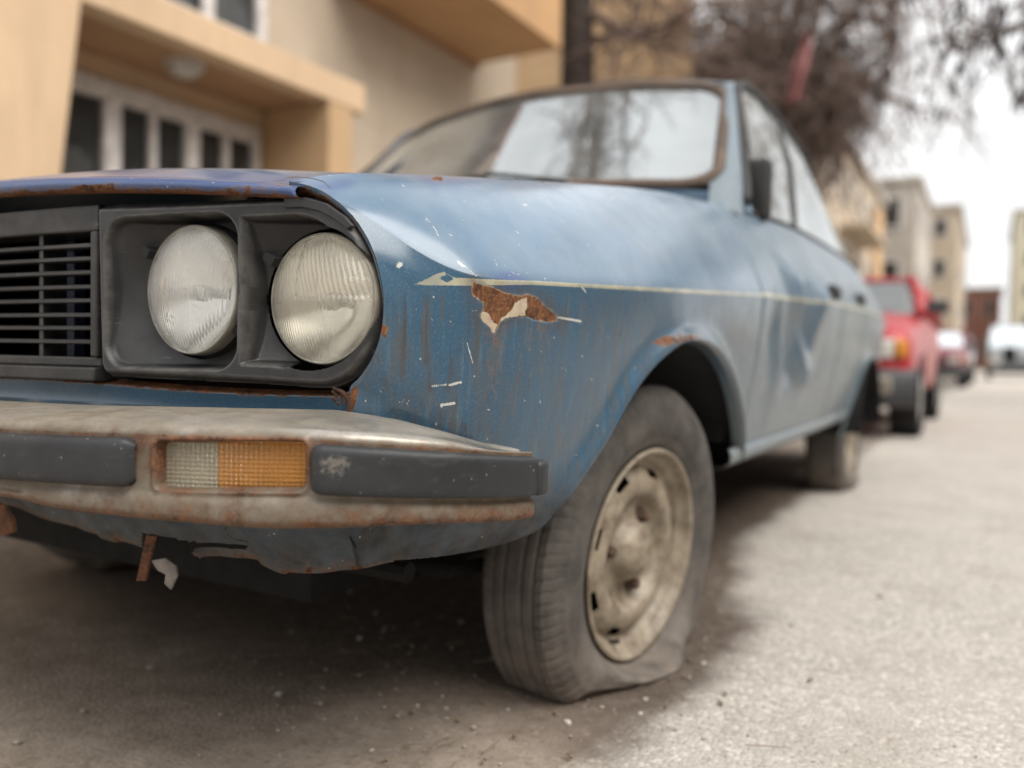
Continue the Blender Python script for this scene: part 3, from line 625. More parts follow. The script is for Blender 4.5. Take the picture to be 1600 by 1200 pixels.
# ------------------------------------------------------------------ bonnet
def make_bonnet():
    nx, ny = 161, 120
    xs = np.linspace(-1, 1, nx)
    V = np.zeros((nx, ny, 3))
    prof = [(-0.010, -0.030), (-0.002, -0.029), (0.004, -0.024), (0.0055, -0.015), (0.002, -0.006), (-0.010, 0.0)]      # rounded leading lip (forward, up)
    npf = len(prof)
    yy = np.linspace(0, 1, ny-npf)**1.15
    for i, s in enumerate(xs):
        # leading edge in plan and height, nearly level, falling to the wing tips
        xf = 0.588*s; yf = float(yb_(xf))-0.012; 
        zf = 0.746-0.036*s*s
        for j, (a, b) in enumerate(prof): V[i, j] = (xf, yf-a, zf+b*(0.74-0.26*s*s))
        y = yf+0.010+(0.60-yf-0.010)*yy
        hw = Rx_(y)-0.004; x = hw*s
        z = Rz_(y)+0.034*(1-s*s)+0.0*y
        blend = np.exp(-((y-yf)/0.16)**2)
        z = z+(zf-z[0])*blend
        V[i, npf:] = np.stack([x, y, z], -1)
    for e in (0, -1):
        sk = V[e].copy(); sk[npf:, 2] -= 0.022*sstep(0.06, 0.14, sk[npf:, 1]-sk[npf, 1]); sk[npf:, 0] *= 0.997; V = np.concatenate([sk[None], V]) if e == 0 else np.concatenate([V, sk[None]])
    nx += 2; V = V.reshape(-1, 3); at = paint_attrs(V, low=0.0)
    q = project(V); lip = np.tile(np.concatenate([[0.75, 0.7, 0.48, 0.22, 0.08, 0.06], np.zeros(ny-npf)]), nx)
    at['rust'] = np.maximum(lip, at['rust'])
    for p, a in [([(92, 300), (120, 293), (186, 286), (192, 290), (150, 297), (125, 304), (60, 312)], 0.95), ([(205, 300), (235, 296), (235, 304), (212, 306)], 0.7), ([(300, 298), (440, 284), (470, 292), (300, 306)], 0.5), ([(0, 306), (20, 303), (20, 318), (0, 322)], 0.6)]:
        at['rust'] = np.maximum(at['rust'], a*sstep(6, -3, sdf_poly(q, p)))
    fr = np.tile(np.concatenate([np.full(npf, 0.8), np.full(ny-npf, 0.0)]), nx); at['violet'] = np.maximum(at['violet'], fr*0.75)
    at['violet'] = np.maximum(at['violet'], 0.6*sstep(0.14, 0.0, V[:, 1]-yb_(V[:, 0])))
    back = V[:, 1] > yb_(V[:, 0])+0.07; at['rust'][back] = 0
    for k in ('scratch', 'crack', 'primer'): at[k][back] = -1
    at['stripe'][:] = -1; at['chip'][:] = -1
    o = quads('bonnet', V, grid_faces(nx, ny), M['paint'], CAR, attrs=at); return o
BONNET = make_bonnet()

# ------------------------------------------------------------------ headlight surround (black plastic) with two wells
LAMPS = []          # centre (x,z), y of the rim, radius
for (cx, cy), r, top, bot in (((301, 453), 0.0, (301, 350), (301, 557)), ((505, 467), 0.0, (512, 362), (498, 573))):
    P = nose_hit(cx, cy, 0.016); d = (P-CAM)@_d
    LAMPS.append((P[0], P[1], P[2], 0.5*(bot[1]-top[1])*d/FPX*0.985))
print('lamps', np.round(LAMPS, 3).tolist())
SUR_px = [(152, 322), (160, 319), (300, 314), (440, 307), (476, 306), (509, 315), (540, 336), (562, 361), (579, 393), (589, 427), (594, 463), (593, 501), (585, 539), (569, 570), (547, 592), (521, 604), (490, 606), (400, 600), (280, 594), (165, 588), (158, 570), (156, 500)]
SUR3 = np.array([nose_hit(*p) for p in SUR_px]); SURP = np.concatenate([smooth_curve(SUR3[1:-3][:, [0, 2]], 240), SUR3[-3:][:, [0, 2]], SUR3[:1][:, [0, 2]]])
print('surround x', SURP[:, 0].min().round(3), SURP[:, 0].max().round(3), 'z', SURP[:, 1].min().round(3), SURP[:, 1].max().round(3))
def make_surround():
    h = 0.0013
    x0, x1 = SURP[:, 0].min()-0.004, SURP[:, 0].max()+0.004; z0, z1 = SURP[:, 1].min()-0.004, SURP[:, 1].max()+0.004
    xs = np.arange(x0, x1, h); zs = np.arange(z0, z1, h); X, Z = np.meshgrid(xs, zs, indexing='ij')
    Q = np.stack([X.ravel(), Z.ravel()], -1); sd_ = sdf_poly(Q, SURP); x, z = Q[:, 0], Q[:, 1]
    (ax, ay, az, ar), (bx, by, bz, br) = LAMPS
    rid = ax+ar+0.0062
    dep = np.zeros(len(Q))
    # the two wells: from the face back towards the lamps
    lx = x0+0.020
    wellA = rrect_sdf(x, z, (lx+rid-0.0015)/2, (z0+z1)/2-0.001, (rid-0.0015-lx)/2, (z1-z0)/2-0.020, 0.030)
    inset = -sd_
    wellB = np.maximum(-(x-(rid+0.002)), 0.020-inset)       # follows the outer outline
    for wl, (cx, cz, r) in ((wellA, (ax, az, ar)), (wellB, (bx, bz, br))):
        dr = np.hypot(x-cx, z-cz)
        ins = sstep(0.0, -0.006, wl)
        fun = 0.010+0.026*sstep(0.055, -0.002, dr-r)           # conical funnel towards the lamp
        dep = np.maximum(dep, ins*fun)
    # tabs for the adjusting screws
    Y = yb_(x)-0.004+dep+0.012*sstep(0.008, 0.0, inset)*1.0
    # upper-left tab of trim
    V = np.stack([x, Y, z], -1)
    hole = np.minimum(np.hypot(x-ax+0.001, z-az)-(ar+0.0042), np.hypot(x-bx+0.002, z-bz)-(br+0.0055))
    F = grid_faces(len(xs), len(zs)); sel = np.maximum(sd_, -hole)
    F = F[sel[F].mean(1) < 0]
    b = sd_ > 0; nn = nearest_on_poly(Q, SURP); V[b, 0] = nn[b, 0]; V[b, 2] = nn[b, 1]
    for cx, cz, r in ((ax-0.001, az, ar+0.0042), (bx-0.002, bz, br+0.0055)):
        dd = np.hypot(x-cx, z-cz); k = dd < r; V[k, 0] = cx+(x[k]-cx)/np.maximum(dd[k], 1e-5)*r; V[k, 2] = cz+(z[k]-cz)/np.maximum(dd[k], 1e-5)*r
    Yg = Y.reshape(len(xs), len(zs)); lap = np.zeros_like(Yg); k_ = 2; lap[k_:-k_, k_:-k_] = (Yg[2*k_:, k_:-k_]+Yg[:-2*k_, k_:-k_]+Yg[k_:-k_, 2*k_:]+Yg[k_:-k_, :-2*k_]-4*Yg[k_:-k_, k_:-k_])
    wear = np.clip(lap.ravel()/0.0022, 0, 1)*(hole > 0.004)
    V, F, wa = compact(V, F, {'wear': wear})
    o = quads('headlight_surround', V, F[:, ::-1], M['plastic'], CAR, attrs=wa)
    # return flange round the edge
    e = SURP; n = len(e); y = yb_(e[:, 0])-0.004+0.012
    r0 = np.stack([e[:, 0], y, e[:, 1]], -1); r1 = r0+np.array([0, 0.035, 0])
    quads('surround_flange', np.stack([r0, r1], 1).reshape(-1, 3), grid_faces(n, 2, wrap_u=True), M['plastic'], o)
    for (cx, cz, r) in ((ax, az, ar), (bx, bz, br)):
        for ang in (146, -36):
            c, s_ = math.cos(math.radians(ang)), math.sin(math.radians(ang)); tab = []
            for q in np.linspace(-math.pi/2, math.pi/2, 9): tab.append((r+0.008+0.006*math.cos(q), 0.0055*math.sin(q)))
            tab += [(r-0.001, 0.0055), (r-0.001, -0.0055)]
            P = [(cx+u_*c-v_*s_, float(yb_(cx+u_*c))+0.012, cz+u_*s_+v_*c) for u_, v_ in tab]
            MB().prism(P, (0, 0, 0), (0, 0.02, 0)).build('notch_shade', M['dark'], o, bevel=0.0008)  # dark raised shape standing in for a shaded screw notch
    # loose clip standing on the top edge at the outer end
    P = [nose_hit(*p, -0.007) for p in ((443, 309), (476, 308), (508, 317), (538, 338), (551, 353), (541, 358), (524, 343), (498, 330), (471, 324), (444, 325))]
    MB().prism(P, (0, 0, 0), (0, 0.006, 0)).build('trim_tab', M['plastic'], o, bevel=0.0012)
    return o
SURR = make_surround()
def make_lamp(k):
    cx, cy, cz, r = LAMPS[k]; yaw = math.radians(3.5 if k else 1.0)
    rt = Matrix.Rotation(yaw, 3, 'Z'); R3 = np.array(rt)
    def place(P): return (np.asarray(P)@R3.T)+np.array([cx, cy, cz])
    nr, na = 170, 360
    rr = np.linspace(0, 1, nr)**0.8*r*0.965; an = np.linspace(0, 2*math.pi, na, endpoint=False)
    Rr, An = np.meshgrid(rr, an, indexing='ij'); X = Rr*np.cos(An); Z = Rr*np.sin(An)
    dome = -0.024*(1-(Rr/r)**2.2)
    fl = np.zeros_like(X); edge = sstep(r*0.95, r*0.86, Rr)
    if k == 1:      # fan of slanting prisms above, upright ones below, plain bowl left
        a1 = 2*math.pi/0.0056
        fan = np.sin((X+0.28*np.abs(Z)*np.where(Z > 0, 1, 0)+0.10*Z)*a1)*(Z > -0.004)
        low = np.sin(X*2*math.pi/0.0042)*(Z <= -0.006)*(X < 0.03)
        stepb = -0.0018*sstep(-0.003, 0.003, Z)*(X > -0.02) + 0.0016*sstep(-0.002, 0.002, X-0.012+0.25*Z)*(Z < 0.02) 
        vee = 0.0010*sstep(0.0015, 0, np.abs(np.abs(X-0.008)*1.0+(Z+0.045))-0.004)*(Z < -0.012)
        fl = 0.00050*fan+0.00042*low+stepb-vee
    else:
        a1 = 2*math.pi/0.0054
        fl = 0.00030*np.sin(X*a1)*(Z > 0.0)+0.00036*np.sin((X-0.12*Z)*2*math.pi/0.0046)*(Z <= 0)
        ring = np.abs(np.hypot(X, Z)-0.036); sect = (np.arctan2(Z, X) < -0.35) & (np.arctan2(Z, X) > -2.3)
        fl += -0.0011*sstep(0.006, 0.004, ring)*sect*(np.sin(np.arctan2(Z, X)*26) > -0.1)
    V = place(np.stack([X, dome-fl*edge, Z], -1).reshape(-1, 3))
    lamp = empty('headlight', (cx, cy, cz)); lamp.parent = CAR; lamp.matrix_parent_inverse = Matrix.Translation(-CAR.location)
    def sub(o): o.parent = lamp; o.matrix_parent_inverse = Matrix.Translation(-Vector((cx, cy, cz)))
    lens = quads('lens', V, grid_faces(nr, na, wrap_v=True), M['lens_yellow'] if k else M['lens']); sub(lens)
    st = slice(None, None, 5); V2 = place(np.stack([X[st, st], dome[st, st]+0.0032, Z[st, st]], -1).reshape(-1, 3))
    back = quads('lens_back', V2, grid_faces(*X[st, st].shape, wrap_v=True)[:, ::-1], M['lens_yellow'] if k else M['lens']); sub(back)
    # reflector bowl behind
    pr = [(r*0.97*math.sqrt(t), 0.004+0.045*(1-t)) for t in np.linspace(1, 0.012, 26)]
    b = MB().lathe(pr, (0, 0, 0), 'y', 64); b.v = [tuple(p) for p in place(b.v)]
    sub(b.build('reflector', M['reflector'], None, smooth=True, fix=False))
    bl = MB().lathe([(0.0001, 0.0), (0.008, 0.0), (0.0095, 0.003), (0.0095, 0.012), (0.006, 0.016), (0.004, 0.04)], (0, 0, 0), 'y', 20)
    bl.v = [tuple(p) for p in place(np.array(bl.v)+np.array([0.006, 0.0, -0.003]))]
    sub(bl.build('bulb_shield', M['chrome_dull'], None, smooth=True))
    ring = MB().lathe([(r*0.962, -0.0015), (r*0.972, -0.0035), (r*0.988, -0.002), (r*1.0, 0.003), (r*1.0, 0.014)], (0, 0, 0), 'y', 96); ring.v = [tuple(p) for p in place(ring.v)]
    sub(ring.build('retaining_ring', M['lensrim'], None, smooth=True))
    cup = MB().lathe([(r*0.99, 0.012), (r*1.03, 0.020), (r*1.05, 0.05)], (0, 0, 0), 'y', 64); cup.v = [tuple(p) for p in place(cup.v)]
    sub(cup.build('lamp_cup', M['dark'], None, smooth=True))
    return lamp
LAMP = [make_lamp(0), make_lamp(1)]
# dark box behind the lights so nothing shines through
MB().box((-0.66, -0.60, 0.50), (0.66, -0.52, 0.70)).build('lamp_panel', M['dark'], CAR)

# ------------------------------------------------------------------ grille
XG = float(SURP[:, 0].min())-0.001
def make_grille():
    y0 = lambda x: float(yb_(x))-0.004
    g = MB()
    zt = nose_hit(60, 326)[2]; zb = nose_hit(60, 592)[2]; zti = nose_hit(60, 366)[2]; zbi = nose_hit(60, 556)[2]; xi = float(nose_hit(140, 450)[0])
    print('grille', XG, xi, zt, zti, zbi, zb)
    def bar(za, zb_, xa, xb, dy0, dy1, mb=g, n=17):
        xs = np.linspace(xa, xb, n); ring = []
        for x in xs:
            y = y0(x); ring.append([(x, y+dy0, za), (x, y+dy0, zb_), (x, y+dy1, zb_), (x, y+dy1, za)])
        V = np.array(ring).reshape(-1, 3); F = [tuple(f) for f in grid_faces(n, 4, wrap_v=True)]+[(0, 1, 2, 3), tuple((n-1)*4+k for k in (3, 2, 1, 0))]
        mb.add(V, F)
    bar(zti, zt, -XG, XG, 0.006, 0.05); bar(zb, zbi-0.012, -XG, XG, 0.0, 0.05); bar(zbi-0.012, zbi, -XG, XG, 0.010, 0.05)
    for s in (-1, 1):
        bar(zbi, zti, min(s*xi, s*XG), max(s*xi, s*XG), 0.004, 0.05, n=3)
    fr = g.build('grille', M['plastic'], CAR, bevel=0.0025)
    ns = 8; zz = [nose_hit(60, py)[2] for py in (386, 406, 427, 449, 470, 492, 512, 533)]
    for z in zz:
        m = MB(); xs = np.linspace(-xi, xi, 25); pf = [(0.010, 0.0018), (0.0125, 0.0030), (0.040, 0.0012), (0.040, -0.0012), (0.0125, -0.0030), (0.010, -0.0018)]
        V = [(x, y0(x)+a, z+b) for x in xs for a, b in pf]
        m.add(V, [tuple(f) for f in grid_faces(25, 6, wrap_v=True)]+[(0, 1, 2, 3, 4, 5), tuple(24*6+k for k in range(5, -1, -1))])
        m.build('slat', M['plastic'], fr)
    xm = float(nose_hit(52, 450)[0])
    for s in (-1, 0, 1):
        xa = s*2*xm if s else 0
    for xc in (xm, -xm, (xm+xi)/2+9, ):
        if abs(xc) < 1: MB().box((xc-0.004, y0(xc)+0.014, zbi), (xc+0.004, y0(xc)+0.045, zti)).build('upright', M['plastic'], fr)
    # radiator and shroud seen between the slats
    MB().box((-0.27, -0.60, 0.46), (0.27, -0.57, 0.70)).build('radiator', M['dark'], CAR)
    b = MB()
    for x in (0.13, 0.20, 0.235): b.box((x, -0.67, 0.47), (x+0.02, -0.655, 0.69))
    b.build('radiator_bracket', plain('deep_blue_bracket', (0.02, 0.03, 0.09), 0.5), CAR)
    return fr
GRILLE = make_grille()
# ------------------------------------------------------------------ body strip under the lights, slam panel above
def make_front_panel():
    zb0, zb1 = nose_hit(300, 597)[2], 0.455
    nx, nz = 300, 40; xs = np.linspace(-0.64, 0.640, nx); V = []
    for x in xs:
        y = float(yb_(x))+0.012
        for k in range(nz):
            t = k/(nz-1); z = zb0-0.003+(zb1-zb0)*t
            V.append((x, y+0.018*sstep(0.12, 0, t)+0.004*math.sin(t*3.1), z+0.0035*math.sin(x*9)))
    V = np.array(V); at = paint_attrs(V, low=0.15); t = np.tile(np.linspace(0, 1, nz), nx)
    at['rust'] = np.clip(0.85*sstep(0.30, 0.02, t)+0.25*sstep(0.75, 0.98, t)+0.75*sstep(0.60, 0.675, V[:, 0]), 0, .9); at['dust'] = np.full(len(V), 0.10); at['chip'][:] = -1; at['stripe'][:] = -1
    at['sky_chalk'] = np.zeros(len(V))
    o = quads('front_panel', V, grid_faces(nx, nz)[:, ::-1], M['paint'], CAR, attrs=at)
    # torn, rusty seam where panel and wing meet
    m = MB(); rr = random.Random(4)
    pts = [nose_hit(*p, -0.004) for p in ((520, 606), (534, 612), (543, 620), (546, 632), (546, 648))]
    m.tube(pts, [0.0015, 0.0022, 0.003, 0.003, 0.002], 7)
    for k in range(9):
        p = nose_hit(rr.uniform(520, 548), rr.uniform(612, 642), -0.003); m.tube([p, p+np.array([rr.uniform(-.006, .006), -0.003, rr.uniform(-.012, .004)])], [0.0022, 0.0012], 5)
    m.build('rusty_seam', M['seam'], o)
make_front_panel()

# ------------------------------------------------------------------ bumper
BP = smooth_curve([(0, -0.880), (0.12, -0.878), (0.26, -0.871), (0.40, -0.856), (0.53, -0.832), (0.63, -0.803), (0.705, -0.765), (0.757, -0.715), (0.786, -0.66), (0.797, -0.615), (0.801, -0.575)], 260)
bs = np.concatenate([[0], np.cumsum(np.linalg.norm(np.diff(BP, axis=0), axis=1))])
BT = np.gradient(BP, axis=0); BT /= np.linalg.norm(BT, axis=1)[:, None]; BN = np.stack([BT[:, 1], -BT[:, 0]], -1)     # outward normal
def bz(s): return np.interp(s, [0, 0.333, 0.50, 0.69, 0.76, 0.823, 0.906, 0.965], [0.419, 0.4219, 0.4257, 0.4285, 0.4248, 0.420, 0.4114, 0.407])
def bhs(s): return np.interp(s, [0, 0.62, bs[-1]-0.2, bs[-1]], [1, 1, 0.97, 0.86])
def bump_pt(s, off, rz):
    """point on the bumper: s metres from the middle, off outward, rz above the section's centre"""
    s = np.asarray(s, float); x = np.interp(s, bs, BP[:, 0]); y = np.interp(s, bs, BP[:, 1]); nx = np.interp(s, bs, BN[:, 0]); ny = np.interp(s, bs, BN[:, 1])
    return np.stack([x+nx*off, y+ny*off, bz(s)+np.asarray(rz)*bhs(s)], -1)
def bump_s(px, py):
    """arc position of a pixel on the bumper's face"""
    c = project(np.array([bump_pt(s, 0, 0.0) for s in bs])); return float(np.interp(px, c[:, 0], bs))
def make_bumper():
    prof = [(-0.105, 0.0475), (-0.085, 0.0468), (-0.05, 0.0445), (-0.03, 0.0422), (-0.016, 0.0395), (-0.008, 0.0368), (-0.003, 0.0335), (0.0, 0.029)]
    prof += [(0.0, z) for z in np.linspace(0.0265, -0.0265, 40)]
    prof += [(0.001, -0.029), (0.003, -0.032), (0.0045, -0.037), (0.0050, -0.0435), (0.004, -0.0485), (-0.001, -0.0525), (-0.012, -0.054), (-0.035, -0.054)]
    prof = np.array(prof); npf = len(prof); ns = 520
    ss = np.linspace(0, bs[-1], ns); V = []; RZ = []
    for s in ss:
        e = sstep(bs[-1]-0.26, bs[-1], s)
        for off, rz in prof:
            o = off*(1-0.45*e) if off < -0.02 else off
            # bottom edge wobbles: knocked and bent
            V.append(bump_pt(s, o, rz*(1-0.28*float(sstep(0.80, 0.95, s))*(rz > 0.03))-(0.002*math.sin(s*14)+0.005*math.exp(-((s-0.68)/0.08)**2)-0.007*math.exp(-((s-0.33)/0.06)**2))*(rz < -0.038))); RZ.append(rz)
    V = np.array(V); RZ = np.array(RZ); q = project(V)
    sd_ = rrect_sdf(q[:, 0], q[:, 1], 361, 728, 117, 39, 13)
    face = (np.abs(RZ) <= 0.0268)
    ind = sstep(2.0, -7.0, sd_)*face
    S = np.repeat(ss, npf); nrm = np.stack([np.interp(S, bs, BN[:, 0]), np.interp(S, bs, BN[:, 1]), 0*S], -1)
    V = V-nrm*(0.022*ind)[:, None]
    V = V+nrm*(0.0022*sstep(9, 2, np.abs(sd_-2))*face)[:, None]
    at = {'rz': RZ, 'rust': np.clip(0.40*sstep(-0.022, -0.034, RZ)+0.16*sstep(-0.040, -0.050, RZ)+0.08*sstep(0.6, 0.85, S)*sstep(-0.022, -0.034, RZ)+0.34*sstep(0.038, 0.030, RZ)*sstep(-0.03, 0.02, RZ)+0.20*face+0.25*sstep(14, 2, np.abs(sd_)), 0, 0.8),
          'bright': sstep(0.6, 0.74, S)*sstep(0.0405, 0.0375, RZ)*sstep(0.030, 0.034, RZ)+0.5*sstep(0.5, 0.7, S)*sstep(0.03, 0.045, RZ)}
    nh = len(V)
    Vm = V*np.array([-1, 1, 1]); F = grid_faces(ns, npf); Fm = F[:, ::-1]+nh
    allV = np.concatenate([V, Vm]); allF = np.concatenate([F, Fm]); at = {k: np.concatenate([v, v]) for k, v in at.items()}
    o = quads('bumper', allV, allF[:, ::-1], M['bumper'], CAR, attrs=at)
    # end cap
    for sgn in (1, -1):
        e = V[-npf:]*np.array([sgn, 1, 1]); c = np.array([0.745*sgn, -0.575, 0.405])
        MB().add(np.vstack([e, c]), [(i, i+1, npf) for i in range(npf-1)]).build('bumper_end', M['rust'], o)
    return o
BUMPER = make_bumper()
def rubber(s0, s1, both, mat, parent):
    n, m = 200, 28
    th = np.linspace(0, math.pi, m); hz = 0.0238
    V = []; A = []
    for s in np.linspace(s0, s1, n):
        e = 1.0
        r_ = 0.012
        for edge in ((s0, 1), (s1, -1)):
            if edge[0] == s0 and both: continue
            d = abs(s-edge[0]); e = min(e, math.sqrt(max(0.0, 1-max(0, 1-d/r_)**2)))
        for t in th:
            c = math.cos(t); q = math.sin(t)
            rz = hz*np.sign(c)*min(1, abs(c)**0.35)*(0.72+0.28*e); off = -0.002+0.017*(q**0.35)*(0.3+0.7*e)
            p = bump_pt(abs(s), off, rz)
            V.append(p*np.array([np.sign(s) if s != 0 else 1, 1, 1]))
    V = np.array(V); q = project(V); at = {'scuff': -sdf_poly(q, [(502, 716), (535, 708), (548, 722), (540, 745), (508, 748), (498, 732)])*SCL,
        'scratch': np.max([-sdf_line(q, p, w)*SCL for p, w in (([(8, 676), (40, 678), (48, 674)], 1.0), ([(60, 680), (72, 676)], 1.2), ([(150, 684), (151, 700)], 0.7), ([(205, 705), (208, 725)], 1.0), ([(522, 688), (545, 692)], 1.0), ([(600, 750), (640, 756)], 0.7), ([(770, 726), (775, 730)], 1.2), ([(700, 760), (760, 768)], 0.6), ([(20, 735), (60, 740)], 0.6))], 0)}
    F = grid_faces(n, m)
    o = quads('rubber_strip', V, F[:, ::-1], mat, parent, attrs=at)
    return o
sA = bump_s(214, 720); sB = bump_s(488, 730); print('strip s', sA, sB, bs[-1])
rubber(-sA, sA, False, M['rubber_strip'], BUMPER)
RS = rubber(sB, bs[-1]+0.0, False, M['rubber_strip'], BUMPER); 
# rubber end block wrapping the tip
eb = MB(); E0 = bump_pt(bs[-1], 0, 0)
eb.box((E0[0]-0.03, E0[1]-0.012, E0[2]-0.020), (E0[0]+0.0175, E0[1]+0.010, E0[2]+0.017))
EB = eb.build('rubber_end', M['rubber_strip'], BUMPER, bevel=0.006, seg=3, smooth=True)
def make_indicator():
    s0, s1, sm = bump_s(243, 730), bump_s(480, 730), bump_s(330, 730)
    ind = empty('indicator', tuple(bump_pt((s0+s1)/2, -0.015, 0))); ind.parent = CAR; ind.matrix_parent_inverse = Matrix.Translation(-CAR.location)
    for name, a, b, mt in (('clear_lens', s0-0.004, sm-0.0004, 'clearlens'), ('amber_lens', sm+0.0004, s1+0.004, 'amber')):
        n, m = 260, 110; V = []
        for s in np.linspace(a, b, n):
            rz = np.linspace(-0.028, 0.028, m)
            off = -0.0125+0.0009*np.abs(np.sin(s*math.pi/0.0052))+0.0007*np.abs(np.sin(rz*math.pi/0.0042))-0.0*rz
            V.append(bump_pt(np.full(m, s), off, rz))
        V = np.array(V).reshape(-1, 3)
        o = quads(name, V, grid_faces(n, m)[:, ::-1], M[mt], None); o.parent = ind; o.matrix_parent_inverse = Matrix.Translation(-ind.location)
        V2 = V.reshape(n, m, 3)[::20, ::10]
    m = MB(); pts = [bump_pt(s, -0.0205, 0) for s in np.linspace(s0-.003, s1+.003, 12)]
    V = [p+np.array([0, 0, dz]) for p in pts for dz in (-0.0275, 0.0275)]
    m.add(V, [tuple(f) for f in grid_faces(12, 2)]); b = m.build('lamp_back', plain('indicator_foil', (0.55, 0.5, 0.4), 0.4, 0.3), None); b.parent = ind; b.matrix_parent_inverse = Matrix.Translation(-ind.location)
    return ind
INDIC = make_indicator()
# ------------------------------------------------------------------ apron under the bumper
def make_apron():
    nx, nz = 300, 60; xs = np.linspace(-0.644, 0.644, nx); V = []
    edge = spl([0, 0.15, 0.30, 0.36, 0.47, 0.52, 0.60, 0.66, 0.72], [0.316, 0.302, 0.285, 0.280, 0.288, 0.280, 0.288, 0.302, 0.302])
    rr = np.random.default_rng(5); ph = rr.uniform(0, 6.28, 8); kx_ = np.sort(rr.uniform(-0.65, 0.65, 46)); kz_ = rr.normal(0, 0.0022, 46)
    for x in xs:
        y = float(yb_(x))+0.0; zb = float(edge(abs(x)))+float(np.interp(x, kx_, kz_))+0.0015*math.sin(x*31+1)
        for k in range(nz):
            t = k/(nz-1); z = 0.47+(zb-0.47)*t
            yy = y+0.010+0.055*t**2.2-0.012*math.exp(-((t-0.62)/0.12)**2)+0.004*math.sin(x*24+ph[0])*t+0.003*math.sin(x*53+t*5)
            V.append((x, yy, z))
    V = np.array(V); q = project(V); at = paint_attrs(V, low=1.0); t = np.tile(np.linspace(0, 1, nz), nx)
    at['chip'][:] = -1; at['stripe'][:] = -1; at['dust'] = 0.25+0*t; at['mud'] = 0.35+0.55*t
    at['rust'] = 0.50*sstep(0.80, 1, t)
    at['crack'] = np.max([-sdf_line(q, p, w)*SCL for p, w in (([(350, 800), (356, 815), (352, 832), (366, 842), (392, 848)], 1.6), ([(528, 812), (545, 830), (548, 846), (556, 852)], 1.8), ([(300, 850), (390, 854)], 1.2))], 0)
    hole = sdf_poly(q, [(222, 832), (250, 838), (300, 846), (388, 852), (386, 858), (305, 856), (300, 868), (340, 884), (240, 884), (222, 870)])
    F = grid_faces(nx, nz); F = F[(hole[F].mean(1) > 0) | (V[F][:, :, 0].mean(1) < 0)]
    V, F, at = compact(V, F, at)
    at['sky_chalk'] = np.zeros(len(V))
    quads('front_apron', V, F[:, ::-1], M['paint'], CAR, attrs=at)
    m = MB(); P = lambda px, py, o=-0.0: nose_hit(px, py, 0.05+o)
    # bent bracket and torn strip hanging below
    a, b = P(234, 838), P(220, 908); m.prism([P(228, 836), P(242, 838), P(232, 880), (P(226, 908)), P(212, 908), P(220, 872)], (0, 0, 0), (0, 0.004, 0))
    m.build('tow_bracket', M['rust'], CAR, bevel=0.001)
    m = MB(); m.prism([P(236, 876, -.006), P(258, 872, -.006), P(274, 884, -.006), P(276, 900, -.006), P(266, 922, -.006), P(256, 912, -.006), P(258, 898, -.006), P(246, 892, -.006)], (0, 0, 0), (0, 0.003, 0))
    m.build('torn_tab', plain('peeling_grey_metal', (0.22, 0.20, 0.18), 0.8, var=0.4, scale=60, dirt=(.15, .06, .03)), CAR, bevel=0.0008)
    m = MB(); m.prism([nose_hit(x, y, 0.02) for x, y in ((-12, 782), (4, 790), (18, 812), (20, 832), (4, 838), (-12, 830))], (0, 0, 0), (0, 0.006, 0))
    m.build('bent_bracket', M['rust'], CAR, bevel=0.001)
make_apron()
# underbody
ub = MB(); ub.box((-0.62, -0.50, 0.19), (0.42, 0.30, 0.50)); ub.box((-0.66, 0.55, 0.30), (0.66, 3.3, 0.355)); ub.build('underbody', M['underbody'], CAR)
m = MB(); m.box((-0.45, -0.18, 0.14), (0.35, 0.12, 0.22)); m.tube([(0.3, 0.02, 0.20), (0.62, 0.02, 0.20)], 0.03, 10); m.tube([(0.3, -0.25, 0.19), (0.5, -0.28, 0.20), (0.6, 0.0, 0.19)], 0.012, 8); m.tube([(-0.6, -0.45, 0.24), (0.55, -0.45, 0.24)], 0.014, 8)
m.build('suspension', M['underbody'], CAR)

